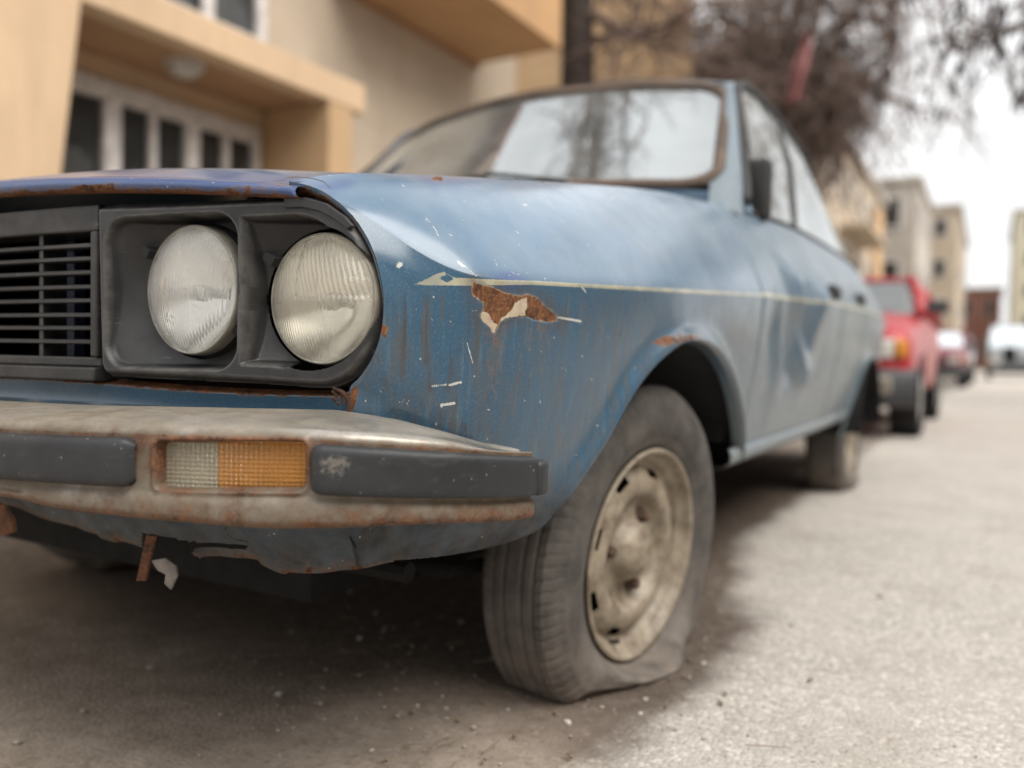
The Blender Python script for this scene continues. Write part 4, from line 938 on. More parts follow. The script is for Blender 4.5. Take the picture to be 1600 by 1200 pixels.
# ------------------------------------------------------------------ wheels
def make_wheel(cx, cy, cz, steer, camber, parent, side=1, free=0.285):
    R3 = np.array((Matrix.Rotation(steer, 3, 'Z') @ Matrix.Rotation(camber, 3, 'Y')).to_3x3())
    C = np.array([cx, cy, cz])
    n = 720; th = np.linspace(0, 2*math.pi, n, endpoint=False)
    half = [(0.168, 0.050), (0.176, 0.0555), (0.184, 0.062), (0.192, 0.0670), (0.198, 0.0682), (0.203, 0.0718), (0.212, 0.0755), (0.225, 0.0775), (0.238, 0.0770), (0.248, 0.0745), (0.254, 0.0748), (0.258, 0.0718), (0.266, 0.0690), (0.273, 0.0650), (0.2785, 0.0590), (0.281, 0.0545)]
    tread = []
    for a in np.linspace(0.0535, -0.0535, 40):
        g = min(abs(abs(a)-0.016), abs(abs(a)-0.037)); tread.append((0.2835-0.15*a*a-0.0055*float(sstep(0.0030, 0.0014, g)), a))
    prof = np.array(half+tread+[(r, -a) for r, a in half[::-1]]); prof[:, 0] *= free/0.285; m = len(prof)
    r0, a0 = prof[:, 0], prof[:, 1]
    TH, R_ = np.meshgrid(th, r0, indexing='ij'); _, A_ = np.meshgrid(th, a0, indexing='ij')
    # sipes on the shoulders of the tread
    sip = (np.sin(TH*96+np.abs(A_)*90) > 0.80)*(np.abs(A_) > 0.038)*(R_ > 0.262)*0.0022
    R_ = R_-sip
    dirs = np.stack([np.zeros(n), np.cos(th), np.sin(th)], -1)@R3.T; ax = R3@np.array([1.0, 0, 0])
    dz = dirs[:, 2][:, None]; base = cz+A_*ax[2]*side
    avail = np.where(dz < -0.05, base/np.maximum(-dz, 0.05), 9.0); rim = 0.187
    Av = np.minimum(avail, free+0.0); comp = np.clip(1-(Av-rim)/(free-rim), 0, 0.97)
    k = (Av-rim)/(free-rim); k = np.clip(k, 0.03, 1)
    Rn = np.where(R_ > rim, rim+(R_-rim)*k, R_)
    s = np.clip((R_-rim)/(free-rim), 0, 1)
    # spread the folded sidewall a little beyond the contact patch
    cs = comp[:, [m//2]]; cc = cs.copy(); w = 80; ker = np.exp(-0.5*(np.arange(-w, w+1)/30.0)**2); ker /= ker.sum()
    cc[:, 0] = np.convolve(np.concatenate([cs[-w:, 0], cs[:, 0], cs[:w, 0]]), ker, 'valid')
    bul = cc*(0.064*np.sin(np.pi*np.clip(s, 0, 1)**0.8)+0.022*s)+0.012*np.sin(TH*9+1)*cc*s-0.010*np.exp(-((s-0.50+0.10*np.sin(TH*4))/0.06)**2)*cc
    An = A_+np.sign(A_)*bul*np.clip(np.abs(A_)/0.05, 0, 1)
    V = C+dirs[:, None, :]*Rn[..., None]+ax*(An*side)[..., None]
    V[..., 2] = np.maximum(V[..., 2], 0.001+0.002*np.abs(np.sin(TH*23+A_*40)))
    wl = empty('wheel', tuple(C)); wl.parent = parent; wl.matrix_parent_inverse = Matrix.Translation(-parent.location)
    inv = Matrix.Translation(-Vector(C))
    def sub(o):
        o.parent = wl; return o
    F = grid_faces(n, m, wrap_u=True)
    if side > 0: F = F[:, ::-1]
    # tyre geometry is kept in wheel-local axes so that the material's heights follow the wheel
    sub(quads('tyre', V.reshape(-1, 3)-C, F, M['tyre'], None))
    # pressed steel rim
    rp = np.array([(0.160, 0.020), (0.166, 0.046), (0.174, 0.056), (0.1800, 0.0585), (0.1825, 0.063), (0.1815, 0.0675), (0.177, 0.0680), (0.173, 0.0640), (0.170, 0.056), (0.166, 0.050), (0.160, 0.047), (0.1575, 0.042), (0.155, 0.036), (0.152, 0.033), (0.148, 0.0335), (0.1445, 0.0385), (0.1425, 0.0405), (0.1335, 0.0465), (0.1315, 0.0475), (0.125, 0.0500), (0.115, 0.0515), (0.106, 0.0510), (0.100, 0.0475), (0.095, 0.040), (0.090, 0.032), (0.083, 0.0275), (0.074, 0.0262), (0.064, 0.0270), (0.057, 0.0295), (0.053, 0.035), (0.049, 0.045), (0.044, 0.0525), (0.036, 0.059), (0.026, 0.063), (0.014, 0.0648), (0.0005, 0.0652)])
    na = 360; ta = np.linspace(0, 2*math.pi, na, endpoint=False); mr = len(rp)
    TT, RR = np.meshgrid(ta, rp[:, 0], indexing='ij'); _, AA = np.meshgrid(ta, rp[:, 1], indexing='ij')
    AA = AA + 0.0016*np.cos(TT*3+0.7)*sstep(0.05, 0.07, RR)*sstep(0.10, 0.09, RR)
    D = np.stack([np.zeros(na), np.cos(ta), np.sin(ta)], -1)@R3.T
    Vr = D[:, None, :]*RR[..., None]+ax*(AA*side)[..., None]
    Fr = grid_faces(na, mr, wrap_u=True); ui = Fr[:, 0]//mr; vi = Fr[:, 0] % mr
    ang = (np.degrees(ta[ui])-19) % 45; slot = (ang < 15) & (vi >= 15) & (vi <= 17)
    Fr = Fr[~slot]
    rim_o = sub(quads('rim', Vr.reshape(-1, 3), Fr if side < 0 else Fr[:, ::-1], M['rim'], None))
    b = MB().lathe([(0.150, 0.008), (0.125, 0.012), (0.02, 0.006)], (0, 0, 0), 'x', 48); b.v = [tuple((R3@np.array([p[0]*side, p[1], p[2]]))) for p in b.v]
    sub(b.build('brake_drum', M['dark'], None, smooth=True))
    for k in range(3):
        t = math.radians(52+120*k); p = np.array([0, math.cos(t), math.sin(t)])*0.0685
        lb = MB().lathe([(0.0155, 0.0), (0.0155, 0.004), (0.0105, 0.006), (0.0100, 0.017), (0.007, 0.019), (0.0005, 0.019)], (0, 0, 0), 'x', 6)
        lb.v = [tuple(R3@((np.array(q)+p+np.array([0.0262, 0, 0]))*np.array([side, 1, 1]))) for q in lb.v]
        sub(lb.build('lug_nut', M['nut'], None))
    # tyre valve
    vb = MB(); t = math.radians(250); p = np.array([0.040, 0.157*math.cos(t), 0.157*math.sin(t)]); vb.tube([R3@(p*np.array([side, 1, 1])), R3@((p+np.array([0.018, -0.006*math.cos(t), -0.006*math.sin(t)]))*np.array([side, 1, 1]))], 0.004, 8)
    sub(vb.build('valve', M['blackrub'], None))
    return wl
make_wheel(0.655, 0.0, 0.205, math.radians(-7.5), math.radians(4), CAR, free=0.291)
make_wheel(0.655, 2.44, 0.235, 0, math.radians(1), CAR, free=0.280)
make_wheel(-0.655, 0.0, 0.262, math.radians(-8), 0, CAR, side=-1)
make_wheel(-0.655, 2.44, 0.262, 0, 0, CAR, side=-1)

# ------------------------------------------------------------------ doors, rear wing, sill
def dent(y, z):
    d = -0.030*np.exp(-((y-0.92)/0.20)**2-((z-0.60)/0.13)**2)
    fold = np.maximum(0, 1-np.abs((y-0.80)-(0.74-z)*0.75)/0.10); d += 0.020*fold*sstep(0.45, 0.56, z)*sstep(0.82, 0.72, z)
    fold2 = np.maximum(0, 1-np.abs((y-1.12)+(0.70-z)*0.55)/0.16); d += 0.016*fold2*sstep(0.40, 0.5, z)*sstep(0.84, 0.70, z)
    d += 0.010*np.exp(-((y-0.66)/0.05)**2-((z-0.52)/0.10)**2)-0.012*np.exp(-((y-0.60)/0.05)**2-((z-0.60)/0.08)**2)
    return d*1.5
def side_panel(name, y0, y1, zb, arch=None, dents=False, nu=140, ns=50, nl=110):
    y = np.linspace(y0, y1, nu); rows = [shoulder(y, np.full(nu, j/ns)) for j in range(ns+1)]
    for j in range(1, nl+1):
        z = zs_(y)+(zb-zs_(y))*j/nl; rows.append(np.stack([Xside(y, z), y, z], -1))
    V = np.array(rows).transpose(1, 0, 2).reshape(-1, 3); nv = ns+nl+1; F = grid_faces(nu, nv)
    if dents: V[:, 0] += dent(V[:, 1], V[:, 2])
    # pressed edge turned in along the shut lines
    e = np.minimum(V[:, 1]-y0, y1-V[:, 1]); V[:, 0] -= 0.006*sstep(0.006, 0, e)
    if arch is not None:
        sd_ = sdf_poly(V[:, 1:], arch); V[:, 0] += 0.014*np.exp(-(np.maximum(sd_, 0)/0.02)**2)*(V[:, 2] < 0.6)
        F = F[sd_[F].mean(1) > 0]; b = sd_ < 0; nn = nearest_on_poly(V[:, 1:], arch); V[b, 1:] = nn[b]
    at = paint_attrs(V); 
    at['stripe'][:] = np.minimum(0.005-np.abs(V[:, 2]-zs_(V[:, 1])-0.004), 0.004)
    for k in ('chip', 'scratch', 'crack'): at[k][:] = -1
    at['dust'] = np.clip(at['dust']+0.15, 0, .8)
    V, F, at = compact(V, F, at); return quads(name, V, F, M['paint'], CAR, attrs=at)
D1 = side_panel('front_door', Y_GAP+0.006, 1.50, 0.345, dents=True)
ta_ = np.linspace(math.pi, 0, 60); RARCH = np.vstack([np.stack([2.44+0.335*np.cos(ta_), 0.255+0.30*np.sin(ta_)], -1), [[2.775, 0.0], [2.105, 0.0]]])
D2 = side_panel('rear_door', 1.508, 2.09, 0.345)
D3 = side_panel('rear_wing', 2.097, 3.60, 0.24, arch=RARCH)
def sill():
    y = np.linspace(0.36, 2.12, 60); V = []
    for yy in y:
        x = float(Xside(yy, 0.345))
        for dx, z in ((0.003, 0.350), (0.009, 0.340), (0.007, 0.322), (-0.010, 0.309), (-0.06, 0.296), (-0.16, 0.288)): V.append((x+dx, yy, z))
    V = np.array(V); at = paint_attrs(V); at['dust'] = np.full(len(V), 0.9); at['rust'] = np.tile([0.15, 0.08, 0.15, 0.4, 0.5, 0.5], 60); at['mud'] = np.tile([0, 0, 0, 0.5, 0.8, 0.9], 60)
    for k in ('chip', 'stripe', 'scratch', 'crack', 'primer'): at[k][:] = -1
    return quads('sill', V, grid_faces(60, 6), M['paint'], CAR, attrs=at)
SILL = sill()
# dark shell just behind the shut lines
for s in (1, -1):
    for y in (Y_GAP+0.003, 1.504, 2.0935):
        m = MB(); m.box((s*0.62, y-0.03, 0.36), (s*(float(Xside(y, 0.36))-0.03), y+0.03, 0.64)); m.build('door_post', M['dark'], CAR)
ra = [np.stack([np.full(60, 0.80-d), RARCH[:60, 0], RARCH[:60, 1]+0.003], -1) for d in (0, 0.15, 0.34)]
RIA = quads('inner_arch', np.array(ra).transpose(1, 0, 2).reshape(-1, 3), grid_faces(60, 3), M['underbody'], CAR)
mb = MB(); mb.box((-0.46, 2.06, 0.20), (0.46, 2.8, 0.62)); mb.box((-0.7, 2.85, 0.24), (0.7, 3.5, 0.5)); mb.tube([(-0.6, 2.44, 0.235), (0.6, 2.44, 0.235)], 0.035, 10); mb.build('rear_axle', M['underbody'], CAR)
# handles
def handle(y, z):
    x = float(shoulder(np.array([y]), np.array([0.86]))[0, 0]); zz = float(shoulder(np.array([y]), np.array([0.86]))[0, 2])
    m = MB(); m.box((x-0.01, y-0.07, zz-0.018), (x+0.016, y+0.07, zz+0.018)); return m
handle(1.36, 0).build('door_handle', M['blackrub'], D1, bevel=0.006, smooth=True)
handle(1.98, 0).build('door_handle', M['blackrub'], D2, bevel=0.006, smooth=True)
# ------------------------------------------------------------------ cabin
WLx, WLy, WLz, WUx, WUy, WUz = 0.643, 0.605, 0.948, 0.540, 1.030, 1.314
def ws(u, v):
    u = np.asarray(u, float); v = np.asarray(v, float)
    bow = 1-u*u
    return np.stack([u*(WLx+(WUx-WLx)*v), WLy+(WUy-WLy)*v-0.11*bow, WLz+(WUz-WLz)*v+0.018*bow-0.004*v], -1)
def make_cabin():
    n = 61; U, V_ = np.meshgrid(np.linspace(-1, 1, n), np.linspace(0, 1, 31), indexing='ij')
    g = ws(U.ravel(), V_.ravel()); quads('windscreen', g, grid_faces(n, 31), M['windscreen'], CAR)
    # rubber seal: a flat band round a rounded rectangle
    def loop(inset, lift):
        W2, H2 = 0.60, 0.26; r = 0.085; pts = []
        for cx, cy, a0 in ((W2-r, H2-r, 0), (-W2+r, H2-r, 90), (-W2+r, -H2+r, 180), (W2-r, -H2+r, 270)):
            for a in np.linspace(a0, a0+90, 14): pts.append((cx+(r-inset)*math.cos(math.radians(a)), cy+(r-inset)*math.sin(math.radians(a))))
        pts = resample(pts, 240, closed=True)
        u = pts[:, 0]/W2; v = pts[:, 1]/(2*H2)+0.5
        p = ws(u, v); e = 1e-3
        nrm = np.cross(ws(u+e, v)-p, ws(u, v+e)-p); nrm /= np.linalg.norm(nrm, axis=1)[:, None]
        return p+nrm*lift
    rings = [loop(-0.020, -0.004), loop(-0.020, 0.009), loop(-0.013, 0.013), loop(-0.002, 0.013), loop(0.005, 0.010), loop(0.007, 0.002)]
    V = np.array(rings).transpose(1, 0, 2).reshape(-1, 3)
    quads('windscreen_seal', V, grid_faces(240, 6, wrap_u=True), M['gasket'], CAR)
    # pillars and roof
    rail = smooth_curve([(0.712, 0.60, 0.860), (0.692, 0.70, 0.950), (0.655, 0.80, 1.06), (0.598, 0.955, 1.235), (0.572, 1.06, 1.318), (0.560, 1.25, 1.358), (0.556, 1.55, 1.372), (0.554, 1.85, 1.366), (0.557, 2.06, 1.345), (0.570, 2.21, 1.275), (0.602, 2.37, 1.13), (0.645, 2.55, 0.950)], 120)
    RAIL = rail
    k = int(np.argmin(np.abs(rail[:, 1]-1.07)))
    a = resample(rail[:k+1], 40); b = resample(np.array([ws(0.985, v) for v in np.linspace(-0.16, 1.04, 30)]), 40)
    mid = (a+b)/2+np.array([0.012, -0.012, 0.004])
    V = np.array([b, (b+mid)/2+np.array([.006, -.008, .002]), mid, (a+mid)/2+np.array([.006, -.004, .002]), a]).transpose(1, 0, 2).reshape(-1, 3)
    at = paint_attrs(V, low=0); 
    for kk in ('chip', 'stripe', 'scratch', 'crack', 'primer'): at[kk][:] = -1
    at['dust'] = np.full(len(V), 0.75); at['violet'][:] = 0; at['sky_chalk'] = np.full(len(V), 0.5); at['rust'] = 0.3*sstep(0.2, 0, np.linspace(0, 1, 40))[:, None].repeat(5, 1).ravel()
    ap = quads('windscreen_pillar', V, grid_faces(40, 5), M['paint'], CAR, attrs=at)
    # cowl corner between wing, pillar and screen
    nu = 60; u = np.linspace(-1, 1, nu); rowA = ws(u*0.995, np.full(nu, -0.05)); yb2 = 0.60
    rowB = np.stack([u*Rx_(0.60), np.full(nu, 0.60)-0.09*(1-u*u)-0.0, Rz_(0.60)+0.034*(1-u*u)-0.01], -1)
    cw = quads('cowl', np.array([rowB, (rowA+rowB)/2-np.array([0, 0, .004]), rowA]).transpose(1, 0, 2).reshape(-1, 3), grid_faces(nu, 3), M['paint'], CAR)
    c1 = resample(rail[:6], 12); c2 = np.linspace(rowA[-1], rowB[-1], 12)
    tri = np.array([ws(0.98, -0.06), (0.69, 0.60, float(Rz_(0.60))), (0.712, 0.70, float(Rz_(0.70))), (0.704, 0.67, 0.93), (0.69, 0.70, 0.955)])
    quads('cowl_corner', tri, [(0, 1, 2, 3, 4)], M['paint'], CAR)
    nx, ny = 41, 60; xs = np.linspace(-1, 1, nx); V = []
    rr = rail[(rail[:, 1] >= 1.05) & (rail[:, 1] < 2.21)]
    for s in xs:
        for j in range(ny):
            t = j/(ny-1); p = rr[0]+(0*rr[0]); q = np.array([np.interp(t, np.linspace(0, 1, len(rr)), rr[:, kx]) for kx in range(3)])
            bow = 1-s*s; fr = math.exp(-(t/0.12)**2); bk = math.exp(-((1-t)/0.2)**2)
            V.append((q[0]*s, q[1]-0.115*bow*fr+0.05*bow*bk, q[2]+0.038*bow**0.8+0.004))
    V = np.array(V); at = paint_attrs(V, low=0)
    for kk in ('chip', 'stripe', 'scratch', 'crack', 'primer'): at[kk][:] = -1
    at['violet'][:] = 0; at['dust'] = np.full(len(V), .3); at['rust'] = np.full(len(V), 0.22)
    quads('roof', V, grid_faces(nx, ny), M['paint'], CAR, attrs=at)
    m = MB().tube(rail[4:], 0.015, 8); gut = m.build('drip_rail', M['blackrub'], CAR, smooth=True)
    # side glass between belt and rail
    kq = int(np.argmax(rail[:, 2])); ry = lambda y: np.stack([np.interp(y, rail[:, 1], rail[:, k]) for k in range(3)], -1)
    by = np.linspace(0.74, 2.52, 60); bot = np.stack([Rx_(by)-0.004, by, Rz_(by)-0.004], -1)
    def pane(b0, b1, t0, t1, name, n=24):
        yb_l = np.linspace(b0, b1, n); b = np.stack([Rx_(yb_l)-0.004, yb_l, Rz_(yb_l)-0.004], -1); t = ry(np.linspace(t0, t1, n)); V = np.array([b, b*0.5+t*0.5+np.array([0.012, 0, 0]), t]).transpose(1, 0, 2).reshape(-1, 3)
        return quads(name, V, grid_faces(n, 3), M['sideglass'], CAR), b, t
    _, b1_, t1_ = pane(0.74, 1.185, 1.10, 1.60, 'front_side_window'); _, b2_, t2_ = pane(1.225, 2.46, 1.64, 2.40, 'rear_side_window')
    p = [(b1_[-1]+b2_[0])/2, (b1_[-1]+b2_[0]+t1_[-1]+t2_[0])/4+np.array([0.016, 0, 0]), (t1_[-1]+t2_[0])/2]; pts = smooth_curve(p, 12); w = np.array([0, 0.024, 0])
    mm = MB(); mm.prism(list(pts+np.array([0.004, 0, 0])-w)+list((pts+np.array([0.004, 0, 0])+w)[::-1]), (0, 0, 0), (-0.02, 0, 0)); mm.build('window_pillar', M['blackrub'], CAR)
    yl = np.linspace(2.46, 2.56, 6); cp_b = np.stack([Rx_(yl)-0.004, yl, Rz_(yl)-0.004], -1); cp_t = ry(np.linspace(2.40, 2.54, 6)); V = np.array([cp_b, cp_t*0.5+cp_b*0.5+np.array([.010, 0, 0]), cp_t]).transpose(1, 0, 2).reshape(-1, 3)
    cp = quads('rear_pillar', V, grid_faces(len(cp_t), 3), M['paint'], CAR)
    bl = MB().tube(np.vstack([bot+np.array([0.004, 0, 0.004])]), 0.008, 6); belt = bl.build('window_seal', M['blackrub'], CAR, smooth=True)
    # chrome-less frame strip along the top of the doors
    # back window and boot
    n = 31; u = np.linspace(-1, 1, n); A = np.stack([u*0.565, 2.20+0.06*(1-u*u), 1.275+0.035*(1-u*u)], -1); B = np.stack([u*0.64, 2.56+0.09*(1-u*u), 0.955+0.01*(1-u*u)], -1)
    quads('rear_window', np.array([A, (A+B)/2+np.array([0, .02, .02]), B]).transpose(1, 0, 2).reshape(-1, 3), grid_faces(n, 3), M['carglass'], CAR)
    y = np.linspace(2.54, 3.60, 20); V = []
    for s in u:
        for yy in y: V.append((s*float(Rx_(yy)), yy+0.09*(1-s*s)*(yy < 2.56), float(Rz_(yy))+0.02*(1-s*s)))
    quads('boot_lid', np.array(V), grid_faces(n, 20), M['paint'], CAR)
    MB().box((-0.66, 3.57, 0.30), (0.66, 3.60, 0.885)).build('rear_panel', M['paint'], CAR)
    MB().box((-0.76, 3.60, 0.36), (0.76, 3.70, 0.46)).build('rear_bumper', M['bumper'], CAR, bevel=0.02, smooth=True)
    # cabin furniture
    MB().box((-0.62, 0.62, 0.72), (0.62, 0.98, 0.92)).build('dashboard', M['blackrub'], CAR, bevel=0.04, seg=3, smooth=True)
    tt = np.linspace(0, 2*math.pi, 28, endpoint=False); c = np.array([0.34, 1.10, 0.93]); ring = [c+0.19*np.array([math.cos(t), 0.45*math.sin(t), 0.89*math.sin(t)]) for t in tt]
    sw = MB().tube(ring, 0.013, 8, closed=True); sw.tube([c+np.array([-.18, 0, 0]), c, c+np.array([.18, 0, 0])], 0.012, 6); sw.tube([c, c+np.array([0, -0.2, -0.1])], 0.02, 6); sw.build('steering_wheel', M['blackrub'], CAR, smooth=True)
    for x in (0.34, -0.34):
        s = MB(); s.box((x-0.24, 1.20, 0.42), (x+0.24, 1.70, 0.60)); s.box((x-0.23, 1.64, 0.55), (x+0.23, 1.80, 1.08)); s.box((x-0.13, 1.72, 1.09), (x+0.13, 1.80, 1.26))
        s.build('seat', M['seat'], CAR, bevel=0.04, seg=3, smooth=True)
    MB().box((-0.6, 2.2, 0.42), (0.6, 2.6, 0.98)).build('rear_seat', M['seat'], CAR, bevel=0.05, smooth=True)
    MB().box((-0.68, 0.5, 0.36), (0.68, 2.7, 0.40)).build('cabin_floor', M['dark'], CAR)
    MB().box((-0.62, 0.56, 0.30), (0.62, 0.60, 0.90)).build('bulkhead', M['dark'], CAR)
    # wipers parked on the screen
    w = MB()
    for x0, x1 in ((0.30, -0.12), (-0.14, -0.52)):
        p = [ws(x0/0.63, -0.03)+np.array([0, -.02, .012]), ws((x0+x1)/1.26, 0.05)+np.array([0, -.02, .018]), ws(x1/0.63, 0.03)+np.array([0, -.014, .012])]; w.tube(p, 0.006, 6)
    w.build('wiper', M['blackrub'], CAR)
    return [ap, gut, belt, cp]
CB = make_cabin()
def door_mirror():
    P = at_y(1183, 298, 0.80); print('mirror', P.round(3))
    mm = MB(); hx, hz = 0.036, 0.078
    mm.box((P[0]-hx, P[1]-0.028, P[2]-hz), (P[0]+hx, P[1]+0.020, P[2]+hz))
    o = mm.build('door_mirror', M['blackrub'], CAR, bevel=0.016, seg=4, smooth=True)
    B = at_y(1158, 338, 0.80)
    a = MB(); a.tube([B+np.array([-0.03, 0.01, -0.015]), B+np.array([0.0, 0.0, 0.0]), P+np.array([0, 0, -hz+0.012])], [0.022, 0.02, 0.015], 10)
    a.box(B+np.array([-0.035, -0.035, -0.03]), B+np.array([-0.005, 0.04, 0.02])); a.build('mirror_arm', M['blackrub'], o, smooth=False)
    g = MB(); g.box((P[0]-hx+0.008, P[1]+0.0205, P[2]-hz+0.01), (P[0]+hx-0.008, P[1]+0.022, P[2]+hz-0.01)); g.build('mirror_glass', M['reflector'], o)
door_mirror()
# the far side, the same pressings the other way round
for o in [WING, SURR, D1, D2, D3, SILL, RIA]+CB: mirror_part(o)
for nm in ('inner_arch', 'inner_arch_wall', 'front_side_window', 'rear_side_window'):
    if nm in bpy.data.objects and nm != 'inner_arch': mirror_part(bpy.data.objects[nm])
def mirror_lamp(l):
    loc = Vector(l.location); loc.x *= -1; e = bpy.data.objects.new('headlight', None); COL.objects.link(e); e.location = loc; e.parent = CAR; e.matrix_parent_inverse = Matrix.Translation(-CAR.location)
    for ch in list(l.children): c = mirror_part(ch, e); c.parent = e; c.matrix_parent_inverse = Matrix.Translation(-loc)
    return e
def mirror_lamp_named(l, nm):
    e = mirror_lamp(l); e.name = nm; return e
for l in LAMP: mirror_lamp(l)
mirror_lamp_named(INDIC, 'indicator')
for o in (RS, EB): mirror_part(o, BUMPER)

# ================================================================== BUILDINGS
def stucco(name, col, var=0.10, stain=(0.25, 0.18, 0.12), amt=0.25):
    t = NT(name); c = t.mix(t.mr(t.noise(1.2, 6, 0.6), 0.3, 0.7), tuple(k*(1-var) for k in col), tuple(min(1, k*(1+var)) for k in col))
    c = t.mix(t.mr(t.noise(2.0, 6, 0.65, sc=(3, 3, 0.4)), 0.5, 0.75, 0, amt), c, stain)
    t.bsdf(Base_Color=c, Roughness=0.9, Normal=t.bump(t.noise(60, 5), 0.4, 0.004)); return t.m
M['peach'] = stucco('peach_render', (0.52, 0.37, 0.235)); M['cream'] = stucco('cream_render', (0.45, 0.37, 0.28)); M['orange'] = stucco('ochre_render', (0.44, 0.29, 0.16))
M['soffit2'] = stucco('ochre_underside', (0.42, 0.25, 0.12)); M['soffit'] = stucco('brown_soffit_paint', (0.33, 0.19, 0.10)); M['frame'] = plain('white_window_frame', (0.58, 0.545, 0.52), 0.5)
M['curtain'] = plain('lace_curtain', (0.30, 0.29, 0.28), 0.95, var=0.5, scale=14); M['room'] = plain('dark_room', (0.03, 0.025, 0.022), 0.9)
M['greywall'] = stucco('weathered_grey_render', (0.36, 0.33, 0.29), amt=0.5); M['beigewall'] = stucco('stained_beige_render', (0.38, 0.31, 0.23), amt=0.6)
M['brick'] = stucco('brick_red_render', (0.27, 0.12, 0.09)); M['palewall'] = stucco('pale_yellow_render', (0.48, 0.45, 0.34)); M['tiles'] = plain('roof_tiles', (0.24, 0.10, 0.06), 0.8)
M['pave'] = plain('pavement_concrete', (0.30, 0.28, 0.25), 0.9, scale=3, bump=0.3)
def window_x(parent, x, y0, y1, z0, z1, nx=2, curtain=True, depth=0.12, t=0.06, head=0.0):
    """window in a wall that faces +x at plane x"""
    f = MB(); xo = x+0.03
    f.box((x-0.06, y0, z0), (xo, y0+t, z1)); f.box((x-0.06, y1-t, z0), (xo, y1, z1)); f.box((x-0.06, y0+t, z1-t-head), (xo, y1-t, z1)); f.box((x-0.06, y0+t, z0), (xo+0.03, y1-t, z0+t))
    for k in range(1, nx):
        yc = y0+t/2+(y1-y0-t)*k/nx; f.box((x-0.05, yc-t*0.5, z0+t), (xo-0.008, yc+t*0.5, z1-t-head))
    fr = f.build('window', M['frame'], parent, bevel=0.006)
    for k in range(nx):
        a = y0+t/2+(y1-y0-t)*k/nx+t*0.5; b = y0+t/2+(y1-y0-t)*(k+1)/nx-t*0.5
        MB().box((x-0.030, a, z0+t), (x-0.022, b, z1-t-head)).build('pane', M['housepane'], fr)
        if curtain:
            n = 24; yy = np.linspace(a, b, n); zt = z0+t+(z1-z0)*(0.58+0.07*np.sin(yy*9)); V = []
            for q, zz in zip(yy, zt): V += [(x-0.12+0.02*math.sin(q*60), q, z0+t), (x-0.12+0.02*math.sin(q*60+1), q, zz)]
            quads('curtain', np.array(V), grid_faces(n, 2), M['curtain'], fr)
    return fr
HOUSE = empty('house', (-5.5, 4.5, 0), 'peach and cream rendered house with a porch and white framed windows behind the blue car', 'house')
XB = -4.37
def wall_with_holes(name, x, xb, y0, y1, z0, z1, holes, mat, parent):
    ys = sorted({y0, y1, *[h[0] for h in holes], *[h[1] for h in holes]}); zs = sorted({z0, z1, *[h[2] for h in holes], *[h[3] for h in holes]})
    bm = bmesh.new(); vs = {}
    def v(y, z): 
        if (y, z) not in vs: vs[(y, z)] = bm.verts.new((x, y, z))
        return vs[(y, z)]
    for a, b in zip(ys[:-1], ys[1:]):
        for c, d in zip(zs[:-1], zs[1:]):
            if any(h[0] <= (a+b)/2 <= h[1] and h[2] <= (c+d)/2 <= h[3] for h in holes): continue
            bm.faces.new([v(a, c), v(b, c), v(b, d), v(a, d)])
    g = bmesh.ops.extrude_face_region(bm, geom=bm.faces[:]); bmesh.ops.translate(bm, vec=(xb-x, 0, 0), verts=[e for e in g['geom'] if isinstance(e, bmesh.types.BMVert)])
    bmesh.ops.recalc_face_normals(bm, faces=bm.faces); me = bpy.data.meshes.new(name); bm.to_mesh(me); bm.free(); return link(name, me, mat, parent)
WIN = [(1.55, 2.50, 0.9, 2.46), (2.50, 3.20, 0.9, 2.46), (3.20, 3.90, 0.9, 2.46)]
wall_with_holes('porch_back_wall', XB, XB-0.25, 0.6, 3.955, 0.0, 2.628, WIN, M['peach'], HOUSE)
for k, w in enumerate(WIN): window_x(HOUSE, XB, *w, nx=2, t=0.06, head=0.07)
UPW = [(2.75, 3.98, 3.12, 4.5)]
wall_with_holes('upper_wall', XB-0.003, XB-0.25, -3.0, 8.4, 2.90, 7.3, UPW+[(0.3, 1.6, 3.12, 4.5)], M['cream'], HOUSE)
for w in UPW+[(0.3, 1.6, 3.12, 4.5)]: window_x(HOUSE, XB-0.003, *w, nx=2, t=0.10)
MB().box((XB-0.25, 4.255, 0.0), (XB-0.006, 8.4, 2.897)).build('lower_wall', M['cream'], HOUSE)
MB().box((XB-0.25, -3.0, 0.0), (XB, 0.597, 2.897)).build('lower_wall', M['peach'], HOUSE)
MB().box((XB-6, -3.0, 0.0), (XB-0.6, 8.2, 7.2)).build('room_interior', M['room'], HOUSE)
MB().box((XB-0.2, 8.25, 0), (XB-7, 8.4, 7.3)).build('end_wall', M['cream'], HOUSE)
MB().box((XB+0.003, 0.9, 2.632), (-3.80, 4.40, 2.86)).build('porch_soffit', M['soffit'], HOUSE)
MB().box((-3.797, 0.9, 2.630), (-3.60, 4.405, 2.868)).build('porch_beam', M['peach'], HOUSE, bevel=0.012)
MB().box((XB+0.003, 3.958, 0.0), (-3.603, 4.25, 2.627)).build('porch_side_wall', M['orange'], HOUSE, bevel=0.01)
# leaning pillar at the near end of the porch
P0, P1 = at_x(128, 0, -3.58), at_x(95, 285, -3.58); sl = (P0[1]-P1[1])/(P0[2]-P1[2])
def py_(z): return P0[1]+(z-P0[2])*sl
MB().prism([(-3.58, py_(0)-1.1, 0), (-3.58, py_(0), 0), (-3.58, py_(3.6), 3.6), (-3.58, py_(3.6)-1.1, 3.6)], (0, 0, 0), (-0.45, 0, 0)).build('porch_pillar', M['peach'], HOUSE, bevel=0.012)
